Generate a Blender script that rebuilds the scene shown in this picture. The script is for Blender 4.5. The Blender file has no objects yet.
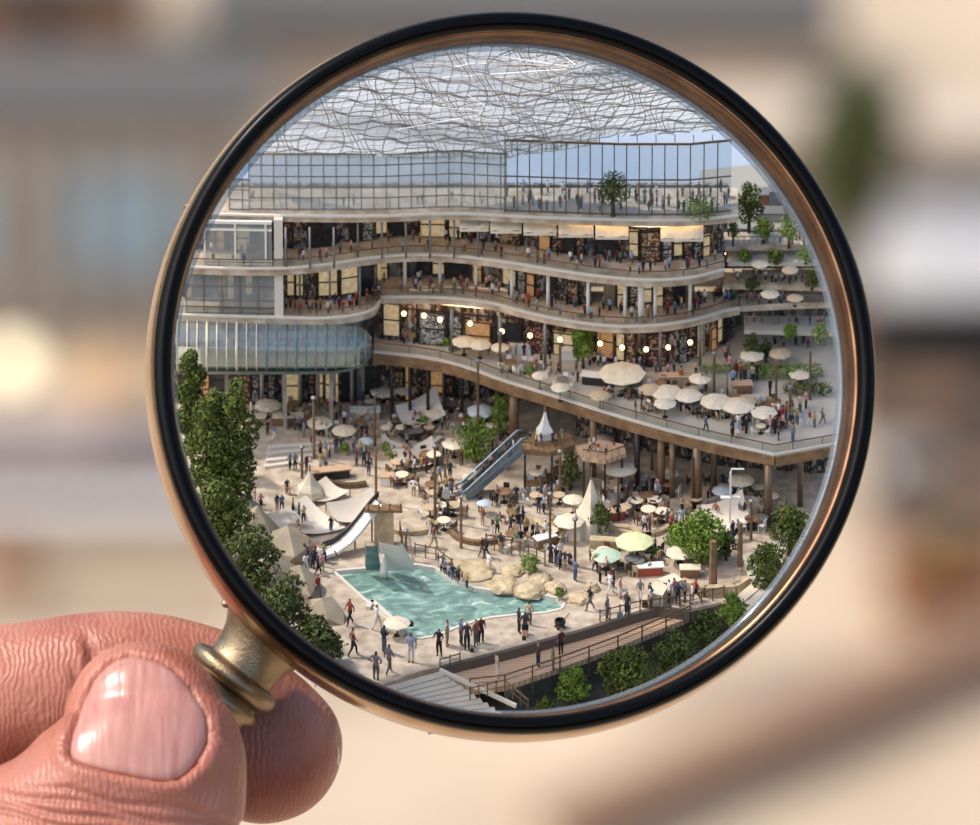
import bpy, bmesh, math, random
from math import sin, cos, pi, radians, sqrt, atan2, hypot
from mathutils import Vector, Matrix, noise
from mathutils.geometry import tessellate_polygon
from mathutils.bvhtree import BVHTree

SC = bpy.context.scene
COL = SC.collection
RND = random.Random(7)

# ------------------------------------------------------------------ camera, sky, sun, exposure
S = 150.0                                   # camera to magnifier, centimetres
TH = radians(30)
RIGHT, UP, FWD = Vector((1, 0, 0)), Vector((0, sin(TH), cos(TH))), Vector((0, cos(TH), -sin(TH)))
cam = bpy.data.cameras.new('camera')
cam_o = bpy.data.objects.new('camera', cam)
COL.objects.link(cam_o)
cam_o.location = -FWD * S
cam_o.rotation_euler = (radians(90) - TH, 0, 0)
cam.sensor_width = 36
cam.lens = 36 * S / 9.8
cam.clip_start, cam.clip_end = 1, 60000
cam.dof.use_dof = True
cam.dof.focus_distance = S + 2.4
cam.dof.aperture_fstop = (cam.lens / 1000) / 0.84
SC.camera = cam_o

world = bpy.data.worlds.new('world')
SC.world = world
world.use_nodes = True
wn = world.node_tree
sky = wn.nodes.new('ShaderNodeTexSky')
sky.sky_type = 'NISHITA'
sky.sun_disc = False
sky.sun_elevation = radians(48)
sky.sun_rotation = radians(-115)
sky.dust_density = 2.5
wn.links.new(sky.outputs[0], wn.nodes['Background'].inputs[0])
wn.nodes['Background'].inputs[1].default_value = 0.27
sun = bpy.data.lights.new('sun', 'SUN')
sun.energy = 3.2
sun.color = (1.0, 0.93, 0.83)
sun.angle = radians(2)
sun_o = bpy.data.objects.new('sun', sun)
COL.objects.link(sun_o)
sun_o.rotation_euler = Vector((-0.52, 0.20, 0.86)).to_track_quat('Z', 'Y').to_euler()
SC.view_settings.view_transform = 'Standard'
SC.view_settings.look = 'None'
SC.view_settings.gamma = 1
SC.view_settings.exposure = 0.0
SC.cycles.use_denoising = True
SC.cycles.max_bounces = 6
SC.cycles.transparent_max_bounces = 24
SC.cycles.caustics_reflective = False
SC.cycles.caustics_refractive = False
SC.cycles.sample_clamp_indirect = 4

# ------------------------------------------------------------------ helpers
def P(px, py, t):                            # a point t behind the plane through the ring's centre
    k = (S + t) / S
    return RIGHT * ((px - 490) * .01 * k) + UP * ((412.5 - py) * .01 * k) + FWD * t

def G(px, py, h=0.0, z0=-2.9):               # a point standing on the level plane h above the plaza
    a = (412.5 - py) * .01
    t = (cos(TH) * a - (z0 + h)) / (sin(TH) - cos(TH) * a / S)
    p = P(px, py, t)
    p.z = z0 + h
    return p

Z0 = -2.9
def link(o, parent=None):
    COL.objects.link(o)
    if parent is not None:
        o.parent = parent
    return o

def tag(o, label=None, cat=None, group=None, kind=None):
    if label: o['label'] = label
    if cat: o['category'] = cat
    if group: o['group'] = group
    if kind: o['kind'] = kind
    return o

def thing(name, label, cat, loc=(0, 0, 0), rz=0, group=None):
    o = bpy.data.objects.new(name, None)
    o.empty_display_size = .1
    link(o)
    o.location = loc
    o.rotation_euler = (0, 0, rz)
    o['label'] = label
    o['category'] = cat
    if group: o['group'] = group
    return o

class MB:
    """collects vertices and faces, then links them as one mesh object"""
    def __init__(s):
        s.v, s.f, s.m = [], [], []
    def add(s, vs, fs, mi=0):
        n = len(s.v)
        s.v += [tuple(v) for v in vs]
        s.f += [tuple(i + n for i in f) for f in fs]
        s.m += [mi] * len(fs)
        return s
    def box(s, c, d, rz=0, mi=0):
        x, y, z = d[0] / 2, d[1] / 2, d[2] / 2
        ca, sa = cos(rz), sin(rz)
        vs = []
        for dz in (-z, z):
            for dx, dy in ((-x, -y), (x, -y), (x, y), (-x, y)):
                vs.append((c[0] + dx * ca - dy * sa, c[1] + dx * sa + dy * ca, c[2] + dz))
        return s.add(vs, [(3, 2, 1, 0), (4, 5, 6, 7), (0, 1, 5, 4), (1, 2, 6, 5), (2, 3, 7, 6), (3, 0, 4, 7)], mi)
    def beam(s, a, b, w, h=None, mi=0):
        a, b = Vector(a), Vector(b)
        h = h or w
        d = (b - a)
        if d.length < 1e-6: return s
        d.normalize()
        u = d.cross(Vector((0, 0, 1)))
        if u.length < 1e-3: u = Vector((1, 0, 0))
        u.normalize()
        v = u.cross(d)
        vs = []
        for p in (a, b):
            for i, j in ((-1, -1), (1, -1), (1, 1), (-1, 1)):
                vs.append(p + u * (w / 2 * i) + v * (h / 2 * j))
        return s.add(vs, [(3, 2, 1, 0), (4, 5, 6, 7), (0, 1, 5, 4), (1, 2, 6, 5), (2, 3, 7, 6), (3, 0, 4, 7)], mi)
    def tube(s, pts, r, n=8, mi=0, caps=True):
        pts = [Vector(p) for p in pts]
        rs = r if isinstance(r, (list, tuple)) else [r] * len(pts)
        base = len(s.v)
        ref = None
        for i, p in enumerate(pts):
            d = (pts[min(i + 1, len(pts) - 1)] - pts[max(i - 1, 0)])
            if d.length < 1e-9: d = Vector((0, 0, 1))
            d.normalize()
            if ref is None:
                ref = d.cross(Vector((0, 0, 1)))
                if ref.length < 1e-3: ref = Vector((1, 0, 0))
            u = (ref - d * ref.dot(d)).normalized()
            ref = u
            w = d.cross(u)
            for k in range(n):
                a = 2 * pi * k / n
                s.v.append(tuple(p + (u * cos(a) + w * sin(a)) * rs[i]))
        for i in range(len(pts) - 1):
            for k in range(n):
                a, b = base + i * n + k, base + i * n + (k + 1) % n
                s.f.append((a, b, b + n, a + n)); s.m.append(mi)
        if caps:
            s.f.append(tuple(base + k for k in range(n))[::-1]); s.m.append(mi)
            e = base + (len(pts) - 1) * n
            s.f.append(tuple(e + k for k in range(n))); s.m.append(mi)
        return s
    def lathe(s, prof, n=24, c=(0, 0, 0), mi=0, axis=None):
        base = len(s.v)
        c = Vector(c)
        q = Vector((0, 0, 1)).rotation_difference(Vector(axis)) if axis is not None else None
        for r, z in prof:
            for k in range(n):
                a = 2 * pi * k / n
                p = Vector((r * cos(a), r * sin(a), z))
                if q: p = q @ p
                s.v.append(tuple(c + p))
        for i in range(len(prof) - 1):
            for k in range(n):
                a, b = base + i * n + k, base + i * n + (k + 1) % n
                s.f.append((a, b, b + n, a + n)); s.m.append(mi)
        return s
    def prism(s, poly, z0, z1, mi=0, side=None):
        """poly: xy outline; closed solid between two heights"""
        side = mi if side is None else side
        poly = [Vector((p[0], p[1], 0)) for p in poly]
        ar = sum(poly[i].x * poly[(i + 1) % len(poly)].y - poly[(i + 1) % len(poly)].x * poly[i].y for i in range(len(poly)))
        if ar < 0: poly = poly[::-1]
        n = len(poly)
        b = len(s.v)
        s.v += [(p.x, p.y, z0) for p in poly] + [(p.x, p.y, z1) for p in poly]
        for t in tessellate_polygon([poly]):
            t = tuple(t)
            a, c_, d = (poly[i] for i in t)
            if (c_ - a).cross(d - a).z < 0: t = t[::-1]
            s.f.append(tuple(b + n + i for i in t)); s.m.append(mi)
            s.f.append(tuple(b + i for i in t[::-1])); s.m.append(mi)
        for i in range(n):
            j = (i + 1) % n
            s.f.append((b + i, b + j, b + n + j, b + n + i)); s.m.append(side)
        return s
    def grid(s, fn, nu, nv, mi=0, closed=False):
        b = len(s.v)
        for j in range(nv + 1):
            for i in range(nu + (0 if closed else 1)):
                s.v.append(tuple(fn(i / nu, j / nv)))
        w = nu if closed else nu + 1
        for j in range(nv):
            for i in range(nu):
                a = b + j * w + i
                c = b + j * w + (i + 1) % w
                s.f.append((a, c, c + w, a + w)); s.m.append(mi)
        return s
    def mesh(s, name, mats, smooth=False):
        me = bpy.data.meshes.new(name)
        me.from_pydata(s.v, [], s.f)
        for m in (mats if isinstance(mats, (list, tuple)) else [mats]):
            me.materials.append(m)
        me.polygons.foreach_set('material_index', s.m)
        if smooth:
            me.polygons.foreach_set('use_smooth', [True] * len(s.f))
        me.update()
        return me
    def build(s, name, mats, parent=None, smooth=False):
        return link(bpy.data.objects.new(name, s.mesh(name, mats, smooth)), parent)

def struct(name, mb, m, smooth=False):
    o = mb.build(name, m, None, smooth)
    o['kind'] = 'structure'
    return o

def copy_tree(o, loc=None, rz=None, scale=None, label=None, group=None, parent=None):
    c = o.copy(); COL.objects.link(c); c.parent = parent
    for ch in list(o.children): copy_tree(ch, parent=c)
    if loc is not None: c.location = loc
    if rz is not None: c.rotation_euler = (0, 0, rz)
    if scale is not None: c.scale = (scale,) * 3 if isinstance(scale, (int, float)) else scale
    if label: c['label'] = label
    if group: c['group'] = group
    return c

# ------------------------------------------------------------------ materials
def lin(c):
    return tuple(((x / 255) / 12.92 if x / 255 <= .04045 else ((x / 255 + .055) / 1.055) ** 2.4) for x in c) + (1,)

def mat(name, rgb, rough=.7, metal=0, rgb2=None, scale=3.0, detail=4, bump=0.0, bscale=None, coat=0, sss=0, alpha=1, emit=None, es=0, dist=0.0, sharp=False, spec=.5):
    m = bpy.data.materials.new(name)
    m.use_nodes = True
    nt = m.node_tree
    b = nt.nodes['Principled BSDF']
    b.inputs['Base Color'].default_value = lin(rgb)
    b.inputs['Roughness'].default_value = rough
    b.inputs['Metallic'].default_value = metal
    b.inputs['Coat Weight'].default_value = coat
    b.inputs['Alpha'].default_value = alpha
    b.inputs['Specular IOR Level'].default_value = spec
    if sss:
        b.inputs['Subsurface Weight'].default_value = sss
    if emit:
        b.inputs['Emission Color'].default_value = lin(emit)
        b.inputs['Emission Strength'].default_value = es
    if rgb2 or bump:
        tc = nt.nodes.new('ShaderNodeTexCoord')
        nz = nt.nodes.new('ShaderNodeTexNoise')
        nz.inputs['Scale'].default_value = scale
        nz.inputs['Detail'].default_value = detail
        nz.inputs['Distortion'].default_value = dist
        nt.links.new(tc.outputs['Object'], nz.inputs['Vector'])
        if rgb2:
            r = nt.nodes.new('ShaderNodeValToRGB')
            r.color_ramp.elements[0].position, r.color_ramp.elements[1].position = (.47, .53) if sharp else (.32, .68)
            r.color_ramp.elements[0].color, r.color_ramp.elements[1].color = lin(rgb), lin(rgb2)
            nt.links.new(nz.outputs['Fac'], r.inputs['Fac'])
            nt.links.new(r.outputs['Color'], b.inputs['Base Color'])
        if bump:
            n2 = nz
            if bscale:
                n2 = nt.nodes.new('ShaderNodeTexNoise')
                n2.inputs['Scale'].default_value = bscale
                nt.links.new(tc.outputs['Object'], n2.inputs['Vector'])
            bp = nt.nodes.new('ShaderNodeBump')
            bp.inputs['Strength'].default_value = bump
            bp.inputs['Distance'].default_value = .05
            nt.links.new(n2.outputs['Fac'], bp.inputs['Height'])
            nt.links.new(bp.outputs['Normal'], b.inputs['Normal'])
    return m

def glassy(name, rgb, transp=.8, rough=.05, gloss=(230, 240, 245), trl=False):
    """thin pane: light passes straight through, a little is reflected, a little is scattered by the tint"""
    m = bpy.data.materials.new(name)
    m.use_nodes = True
    nt = m.node_tree
    nt.nodes.remove(nt.nodes['Principled BSDF'])
    out = nt.nodes['Material Output']
    t = nt.nodes.new('ShaderNodeBsdfTransparent'); t.inputs[0].default_value = lin(rgb)
    g = nt.nodes.new('ShaderNodeBsdfGlossy'); g.inputs[0].default_value = lin(gloss); g.inputs['Roughness'].default_value = rough
    d = nt.nodes.new('ShaderNodeBsdfTranslucent' if trl else 'ShaderNodeBsdfDiffuse'); d.inputs[0].default_value = lin(rgb)
    m1 = nt.nodes.new('ShaderNodeMixShader'); m1.inputs[0].default_value = .35
    nt.links.new(d.outputs[0], m1.inputs[1]); nt.links.new(g.outputs[0], m1.inputs[2])
    m2 = nt.nodes.new('ShaderNodeMixShader'); m2.inputs[0].default_value = transp
    nt.links.new(m1.outputs[0], m2.inputs[1]); nt.links.new(t.outputs[0], m2.inputs[2])
    nt.links.new(m2.outputs[0], out.inputs[0])
    return m

def patchy(name, cols, scale=14, metal=0, rough=.7, stretch=(1, 1, 1), scale2=None):
    """goods, shelves and panels: voronoi cells coloured from a small palette"""
    m = bpy.data.materials.new(name)
    m.use_nodes = True
    nt = m.node_tree
    b = nt.nodes['Principled BSDF']
    b.inputs['Roughness'].default_value = rough
    tc = nt.nodes.new('ShaderNodeTexCoord')
    mp = nt.nodes.new('ShaderNodeMapping'); mp.inputs['Scale'].default_value = stretch
    v = nt.nodes.new('ShaderNodeTexVoronoi'); v.inputs['Scale'].default_value = scale; v.distance = 'CHEBYCHEV'
    sp = nt.nodes.new('ShaderNodeSeparateColor')
    r = nt.nodes.new('ShaderNodeValToRGB'); r.color_ramp.interpolation = 'CONSTANT'
    nt.links.new(tc.outputs['Object'], mp.inputs[0]); nt.links.new(mp.outputs[0], v.inputs['Vector'])
    nt.links.new(v.outputs['Color'], sp.inputs[0]); nt.links.new(sp.outputs[0], r.inputs[0])
    el = r.color_ramp.elements
    while len(el) < len(cols): el.new(.5)
    for i, c in enumerate(cols):
        el[i].position = i / len(cols); el[i].color = lin(c)
    nt.links.new(r.outputs[0], b.inputs['Base Color'])
    return m

def banded(name, a, c, scale=20, axis='X', rough=.7, frac=.5, obj=True):
    m = bpy.data.materials.new(name)
    m.use_nodes = True
    nt = m.node_tree
    b = nt.nodes['Principled BSDF']; b.inputs['Roughness'].default_value = rough
    tc = nt.nodes.new('ShaderNodeTexCoord')
    w = nt.nodes.new('ShaderNodeTexWave'); w.bands_direction = axis; w.inputs['Scale'].default_value = scale
    w.inputs['Distortion'].default_value = .6; w.inputs['Detail'].default_value = 2
    r = nt.nodes.new('ShaderNodeValToRGB'); r.color_ramp.elements[0].position = frac - .1; r.color_ramp.elements[1].position = frac + .1
    r.color_ramp.elements[0].color, r.color_ramp.elements[1].color = lin(a), lin(c)
    nt.links.new(tc.outputs['Object'], w.inputs[0]); nt.links.new(w.outputs['Fac'], r.inputs[0]); nt.links.new(r.outputs[0], b.inputs['Base Color'])
    return m

M = dict(
    paving=mat('paving', (200, 184, 162), .8, rgb2=(156, 138, 118), scale=8, detail=12),
    deckstone=mat('deckstone', (196, 186, 168), .7, rgb2=(172, 162, 146), scale=2.5, detail=8),
    coping=mat('coping', (205, 198, 184), .6),
    concrete=mat('concrete', (168, 160, 148), .75, rgb2=(140, 130, 118), scale=5),
    slabface=mat('slabface', (206, 190, 168), .55, rgb2=(158, 136, 112), scale=7),
    soffit=mat('soffit', (96, 84, 74), .7),
    timber=mat('timber', (140, 108, 76), .6, rgb2=(102, 76, 52), scale=9),
    timberpale=banded('timberpale', (206, 172, 138), (172, 140, 112), 9, 'Y'),
    darkmetal=mat('darkmetal', (54, 48, 44), .45, .3),
    bronze=mat('bronze', (120, 98, 76), .4, .5),
    greymetal=mat('greymetal', (130, 128, 124), .45, .4),
    whitepaint=mat('whitepaint', (225, 220, 210), .5),
    cream=mat('cream', (226, 212, 186), .8, rgb2=(206, 190, 164), scale=6),
    palegreen=mat('palegreen', (208, 212, 160), .8),
    mint=mat('mint', (178, 196, 170), .8),
    paleblue=mat('paleblue', (182, 190, 194), .8),
    tan=mat('tan', (188, 164, 132), .8),
    sail=mat('sail', (196, 184, 164), .75, rgb2=(216, 206, 190), scale=2),
    rock=mat('rock', (172, 158, 132), .85, rgb2=(146, 132, 110), scale=4, bump=.2),
    sandstone=mat('sandstone', (206, 186, 148), .85, rgb2=(158, 138, 108), scale=6, bump=.5),
    shopdark=patchy('shopdark', [(46, 38, 32), (74, 60, 48), (104, 82, 60), (36, 34, 36), (150, 118, 84), (60, 56, 56), (128, 124, 118), (84, 58, 44), (176, 160, 138), (60, 70, 80)], 40, stretch=(1, 1, .55)),
    shopwarm=patchy('shopwarm', [(60, 44, 34), (104, 80, 58), (140, 110, 78), (46, 36, 30), (176, 144, 106), (70, 54, 42), (112, 66, 46), (128, 116, 102), (190, 176, 156)], 34, stretch=(1, 1, .4)),
    shopgrey=patchy('shopgrey', [(96, 94, 90), (122, 116, 108), (148, 142, 132), (70, 70, 70), (110, 104, 96), (160, 150, 136)], 20, stretch=(1, 1, .3)),
    curtain=banded('curtain', (96, 84, 68), (140, 124, 102), 11, 'X'),
    grass=mat('grass', (96, 120, 50), .9, rgb2=(132, 146, 72), scale=20),
    leaf=mat('leaf', (98, 108, 46), .6, rgb2=(58, 70, 28), scale=9, spec=.2),
    leafbright=mat('leafbright', (118, 140, 52), .6, rgb2=(80, 104, 36), scale=9, spec=.2),
    leafdark=mat('leafdark', (62, 72, 34), .6, rgb2=(82, 92, 46), scale=9, spec=.2),
    leafpale=mat('leafpale', (150, 164, 96), .6, rgb2=(120, 136, 70), scale=9, spec=.2),
    bark=mat('bark', (84, 66, 48), .9),
    soil=mat('soil', (92, 74, 56), .95),
    glass=glassy('pane_glass', (224, 234, 238), .86),
    glassroof=glassy('roof_glass', (232, 232, 230), .24, .16, trl=True),
    glasstube=glassy('tube_glass', (206, 216, 214), .72),
    glassbox=glassy('bay_glass', (214, 220, 218), .55),
    glassrail=glassy('rail_glass', (222, 222, 216), .9),
    teal=mat('teal', (82, 112, 116), .4, rgb2=(116, 140, 138), scale=8),
    backdrop=mat('painted_backdrop', (168, 190, 216), .9, rgb2=(214, 222, 232), scale=.32, detail=6),
    haze=mat('far_block', (176, 172, 168), .9),
)
# ------------------------------------------------------------------ far surroundings, sixty metres below and beyond
GZ = -3000.0
def B(px, py, h=0.0):
    return G(px, py, h, GZ)
U = .42                                       # one picture pixel at that distance, in centimetres x 1
BM = dict(
    ground=mat('plaza_sand', (196, 174, 146), .9, rgb2=(176, 154, 128), scale=.01),
    wall=mat('wall_stone', (200, 182, 160), .9, rgb2=(176, 158, 138), scale=.05),
    wallgrey=mat('wall_grey', (150, 140, 128), .9, rgb2=(130, 120, 110), scale=.05),
    pale=mat('pale_fabric', (204, 200, 194), .9),
    blue=mat('blue_shutter', (150, 178, 188), .8),
    dark=mat('dark_opening', (52, 46, 42), .8),
    slate=mat('slate_roof', (92, 88, 84), .8),
    brown=mat('brown_timber', (124, 94, 70), .8),
    terra=mat('terracotta', (176, 108, 62), .8),
    lilac=mat('lilac_stone', (142, 130, 126), .8),
    tan=mat('tan_canvas', (190, 152, 108), .8),
    foliage=mat('foliage_far', (92, 96, 36), .8, rgb2=(66, 72, 28), scale=.05),
    lamp=mat('lamp_globe', (255, 240, 200), .3, emit=(255, 236, 190), es=1.6),
)
g = MB(); gc = B(490, 400)
g.add([(-9000, gc.y - 9000, GZ), (9000, gc.y - 9000, GZ), (9000, gc.y + 14000, GZ), (-9000, gc.y + 14000, GZ)], [(0, 1, 2, 3)])
struct('ground', g, BM['ground'])

def patch(name, x0, x1, y0, y1, c):
    a, b = B(x0, y1), B(x1, y0)
    q = MB(); q.box(((a.x + b.x) / 2, (a.y + b.y) / 2, GZ + .4), (b.x - a.x, b.y - a.y, .8)); struct(name, q, mat(name, c, .9, rgb2=tuple(v * .86 for v in c), scale=.03))
patch('path_1', 862, 1300, 352, 520, (92, 80, 70))
patch('path_2', 880, 1300, 524, 612, (128, 88, 62))
patch('path_3', -300, 240, 408, 452, (152, 140, 136))
patch('path_4', -300, 240, 486, 640, (166, 144, 118))
patch('path_5', 300, 1300, 656, 700, (170, 150, 128))
patch('path_6', 690, 1300, 352, 356, (120, 110, 100))
def bbox(name, px0, px1, py, hpx, dep, m, parent=None, z=0):
    """block whose front foot runs from px0 to px1 on picture line py, hpx tall"""
    a, b = B(px0, py), B(px1, py)
    h = hpx * U / cos(TH)
    q = MB().box(((a.x + b.x) / 2, a.y + dep * U / 2, GZ + z * U / cos(TH) + h / 2), (b.x - a.x, dep * U, h))
    return q.build(name, m, parent)

def shift(o, pt): return o

hb = thing('stone_pavilion', 'out-of-focus beige stone pavilion with pale blue shutters', 'building', B(60, 330)); bl = hb.location.copy()
def under(root):
    """parts keep their world place under the thing's empty"""
    bpy.context.view_layer.update()
    for c in root.children:
        c.matrix_parent_inverse = root.matrix_world.inverted()
bbox('wall', -160, 260, 330, 200, 90, BM['wall'], hb)
bbox('roof', -170, 270, 334, 26, 110, BM['slate'], hb, z=200)
for i, x in enumerate((-60, 66, 132)):
    bbox('shutter', x, x + 60, 335, 96, 8, BM['blue'], hb, z=60)
for x in range(-150, 260, 46):
    bbox('column', x, x + 14, 338, 196, 14, BM['wallgrey'], hb)
bbox('doorway', 196, 250, 334, 90, 6, BM['dark'], hb)
under(hb)

hb = thing('awning_hall', 'out-of-focus grey hall with broad white awning over a dark entrance', 'building', B(900, 350))
bbox('wall', 690, 1180, 352, 190, 80, BM['wallgrey'], hb)
bbox('parapet', 680, 1190, 356, 24, 90, BM['wall'], hb, z=190)
bbox('entrance', 860, 1100, 357, 60, 8, BM['dark'], hb)
a, b = B(866, 352), B(1140, 352)
q = MB(); y0 = a.y; zz = U / cos(TH)
v = []
for x in (a.x, b.x): v += [(x, y0, GZ + 150 * zz), (x, y0 - 70 * U, GZ + 92 * zz), (x, y0 - 70 * U, GZ + 86 * zz), (x, y0, GZ + 144 * zz)]
q.add(v, [(0, 1, 5, 4), (1, 2, 6, 5), (2, 3, 7, 6), (0, 3, 2, 1), (4, 5, 6, 7)])
q.build('awning', BM['pale'], hb)
under(hb)

hb = thing('slate_lodge', 'out-of-focus low lodge with dark slate roof above the magnifier', 'building', B(490, 60))
bbox('wall', 240, 800, 110, 60, 60, BM['wall'], hb)
bbox('roof', 200, 840, 114, 40, 120, BM['slate'], hb, z=60)
bbox('door', 400, 440, 113, 40, 4, BM['brown'], hb)
under(hb)

hb = thing('market_barn', 'out-of-focus brown barn at the top corner of the view', 'building', B(40, 20))
bbox('wall', -120, 150, 60, 70, 60, BM['brown'], hb)
bbox('roof', -130, 160, 64, 20, 100, BM['slate'], hb, z=70)
bbox('hatch', 20, 62, 63, 44, 4, BM['dark'], hb, z=20)
under(hb)

def blob_tree(name, label, px, py, wpx, hpx, mt, n=900, group=None, cz=.62, ch=.48):
    root = thing(name, label, 'tree', B(px, py), 0, group)
    r = random.Random(px)
    q = MB(); q.tube([(0, 0, 0), (2, 0, hpx * U * cz)], [wpx * U * .08, wpx * U * .04], 8); q.build('trunk', BM['brown'], root)
    q = MB()
    for i in range(n):
        th, u = r.uniform(0, 2 * pi), r.uniform(-1, 1)
        rr = r.uniform(.6, 1) * (1 + .25 * sin(3 * th + u * 4))
        c = Vector((cos(th) * sqrt(1 - u * u) * wpx * U / 2 * rr, sin(th) * sqrt(1 - u * u) * wpx * U / 2 * rr, hpx * U * cz + u * hpx * U * ch * rr))
        s = wpx * U * .07
        d1 = Vector((r.gauss(0, 1), r.gauss(0, 1), r.gauss(0, 1))).normalized() * s
        d2 = d1.cross(Vector((r.gauss(0, 1), r.gauss(0, 1), r.gauss(0, 1)))).normalized() * s
        q.add([c - d1, c + d2, c + d1, c - d2], [(0, 1, 2, 3)])
    q.build('foliage', mt, root)
    return root
blob_tree('slender_tree', 'out-of-focus olive green tree before the grey hall', 852, 425, 92, 440, BM['foliage'], 1600, cz=.71, ch=.20)
blob_tree('round_shrub', 'out-of-focus dark green shrub by the top of the magnifier', 186, 142, 74, 112, BM['foliage'], 700, cz=.72, ch=.3)

lp = thing('globe_lamp', 'out-of-focus lit globe lamp glowing cream at the edge of the view', 'lamp', B(14, 450))
q = MB(); q.tube([(0, 0, 0), (0, 0, 78 * U)], 4 * U, 8); q.build('pole', BM['slate'], lp)
q = MB(); q.lathe([(.1, -20 * U)] + [(20 * U * sin(a * pi / 12), -20 * U * cos(a * pi / 12)) for a in range(1, 12)] + [(.1, 20 * U)], 24, (0, 0, 98 * U)); q.build('globe', BM['lamp'], lp, True)

def far_parasol(px, py, w, h, m, label):
    t = thing('parasol', label, 'parasol', B(px, py))
    q = MB(); q.tube([(0, 0, 0), (0, 0, h * U)], 2.5 * U, 8); q.build('pole', BM['brown'], t)
    q = MB(); q.lathe([(w * U / 2, -w * U * .22), (w * U * .3, -w * U * .07), (.1, 0)], 8, (0, 0, h * U)); q.build('canopy', m, t)
far_parasol(112, 430, 90, 80, BM['tan'], 'out-of-focus tan parasol beside the glowing globe lamp')
far_parasol(30, 250, 70, 60, BM['pale'], 'out-of-focus pale parasol in front of the stone pavilion')

hb = thing('stone_bench', 'out-of-focus long lilac grey stone bench below the tan parasol', 'bench', B(60, 492))
bbox('seat', -60, 190, 492, 14, 40, BM['lilac'], hb, z=16)
for x in (-50, 60, 170): bbox('leg', x, x + 12, 492, 16, 34, BM['lilac'], hb)
under(hb)
hb = thing('low_wall', 'out-of-focus low beige garden wall above the pointing hand', 'wall', B(60, 520))
bbox('wall_body', -160, 240, 540, 26, 22, BM['wall'], hb); bbox('coping', -160, 240, 544, 5, 30, BM['pale'], hb, z=26)
under(hb)
hb = thing('timber_crate', 'out-of-focus reddish timber crate by the low garden wall', 'crate', B(10, 560))
bbox('box', -16, 26, 590, 34, 36, BM['terra'], hb); bbox('lid', -18, 28, 592, 5, 40, BM['brown'], hb, z=34)
under(hb)

# clutter to the east of the ring
def pot(px, py, w, h, m, label):
    t = thing('planter_pot', label, 'planter', B(px, py))
    q = MB(); q.lathe([(w * .3 * U, 0), (w * .5 * U, h * U * .8), (w * .55 * U, h * U), (w * .42 * U, h * U), (w * .4 * U, h * U * .8)], 20); q.build('pot', m, t, True)
    q = MB(); r = random.Random(px)
    for i in range(60):
        c = Vector((r.gauss(0, w * .16 * U), r.gauss(0, w * .16 * U), h * U + abs(r.gauss(0, w * .2 * U))))
        d1 = Vector((r.gauss(0, 1), r.gauss(0, 1), r.gauss(0, 1))).normalized() * w * .2 * U
        d2 = d1.cross(Vector((0, .3, 1))).normalized() * w * .2 * U
        q.add([c - d1, c + d2, c + d1, c - d2], [(0, 1, 2, 3)])
    q.build('plant', BM['foliage'], t)
pot(950, 600, 60, 46, BM['terra'], 'out-of-focus terracotta pot beside the brown beam, the wider one')
pot(905, 622, 40, 34, BM['terra'], 'out-of-focus smaller terracotta pot beside the wide pot')
pot(886, 400, 26, 20, BM['dark'], 'out-of-focus dark pot in front of the awning hall')
def far_table(px, py, w, label, m):
    t = thing('market_table', label, 'table', B(px, py))
    q = MB(); q.box((0, 0, w * .42 * U), (w * U, w * .6 * U, 3 * U)); q.build('table_top', m, t)
    for a, b in ((-1, -1), (1, -1), (1, 1), (-1, 1)):
        q = MB(); q.box((a * w * .44 * U, b * w * .24 * U, w * .2 * U), (3 * U, 3 * U, w * .4 * U)); q.build('leg', BM['dark'], t)
far_table(930, 430, 90, 'out-of-focus brown market table under the white awning', BM['brown'])
far_table(900, 480, 70, 'out-of-focus grey market table behind the terracotta pots', BM['wallgrey'])
far_table(985, 505, 80, 'out-of-focus brown market table at the edge of the view', BM['brown'])
lp = thing('globe_lamp', 'out-of-focus small white globe lamp over the grey market table', 'lamp', B(884, 520))
q = MB(); q.tube([(0, 0, 0), (0, 0, 44 * U)], 2.5 * U, 8); q.build('pole', BM['slate'], lp)
q = MB(); q.lathe([(.1, -11 * U)] + [(11 * U * sin(a * pi / 8), -11 * U * cos(a * pi / 8)) for a in range(1, 8)] + [(.1, 11 * U)], 16, (0, 0, 54 * U)); q.build('globe', BM['pale'], lp, True)

hb = thing('timber_handrail', 'out-of-focus thick brown timber beam running diagonally over sand', 'beam')
a, b = B(1060, 640), B(560, 860)
a.z += 14; b.z += 14
q = MB(); q.beam(a, b, 26, 12); q.build('rail', BM['brown'], hb)
for f in (.1, .35, .6, .85):
    p = a.lerp(b, f); q = MB(); q.box((p.x, p.y, GZ + 5), (8, 8, 10)); q.build('post', BM['brown'], hb)
# ------------------------------------------------------------------ the magnifying glass
gold = mat('champagne_gold', (206, 178, 142), .24, 1.0, rgb2=(166, 132, 98), scale=1.2, detail=3)
goldin = mat('bezel_gold', (164, 124, 92), .3, .9, rgb2=(112, 78, 58), scale=2.0, detail=3)
black = mat('black_enamel', (5, 4, 4), .28, 0, spec=.12)
brushed = mat('brushed_brass', (160, 142, 116), .42, 1.0, rgb2=(128, 112, 88), scale=5, bump=.15, bscale=40)
NRM = (-FWD * cos(radians(11)) + (RIGHT * .72 + UP * .70) * sin(radians(11))).normalized()
RC = P(511.5, 376, 0)
mg = thing('magnifying_glass', 'round magnifying glass with black and gold rim held by its brass neck', 'magnifying glass', P(268, 634, 0))
def at_mg(mb):
    o = mg.location
    mb.v = [(x - o.x, y - o.y, z - o.z) for x, y, z in mb.v]
    return mb
q = MB().lathe([(3.464, -.42), (3.585, -.42), (3.636, -.36), (3.661, -.25), (3.666, .0), (3.656, .1), (3.641, .18), (3.616, .22), (3.474, .22)], 200, RC, axis=NRM)
at_mg(q).build('rim', gold, mg, True)
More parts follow.
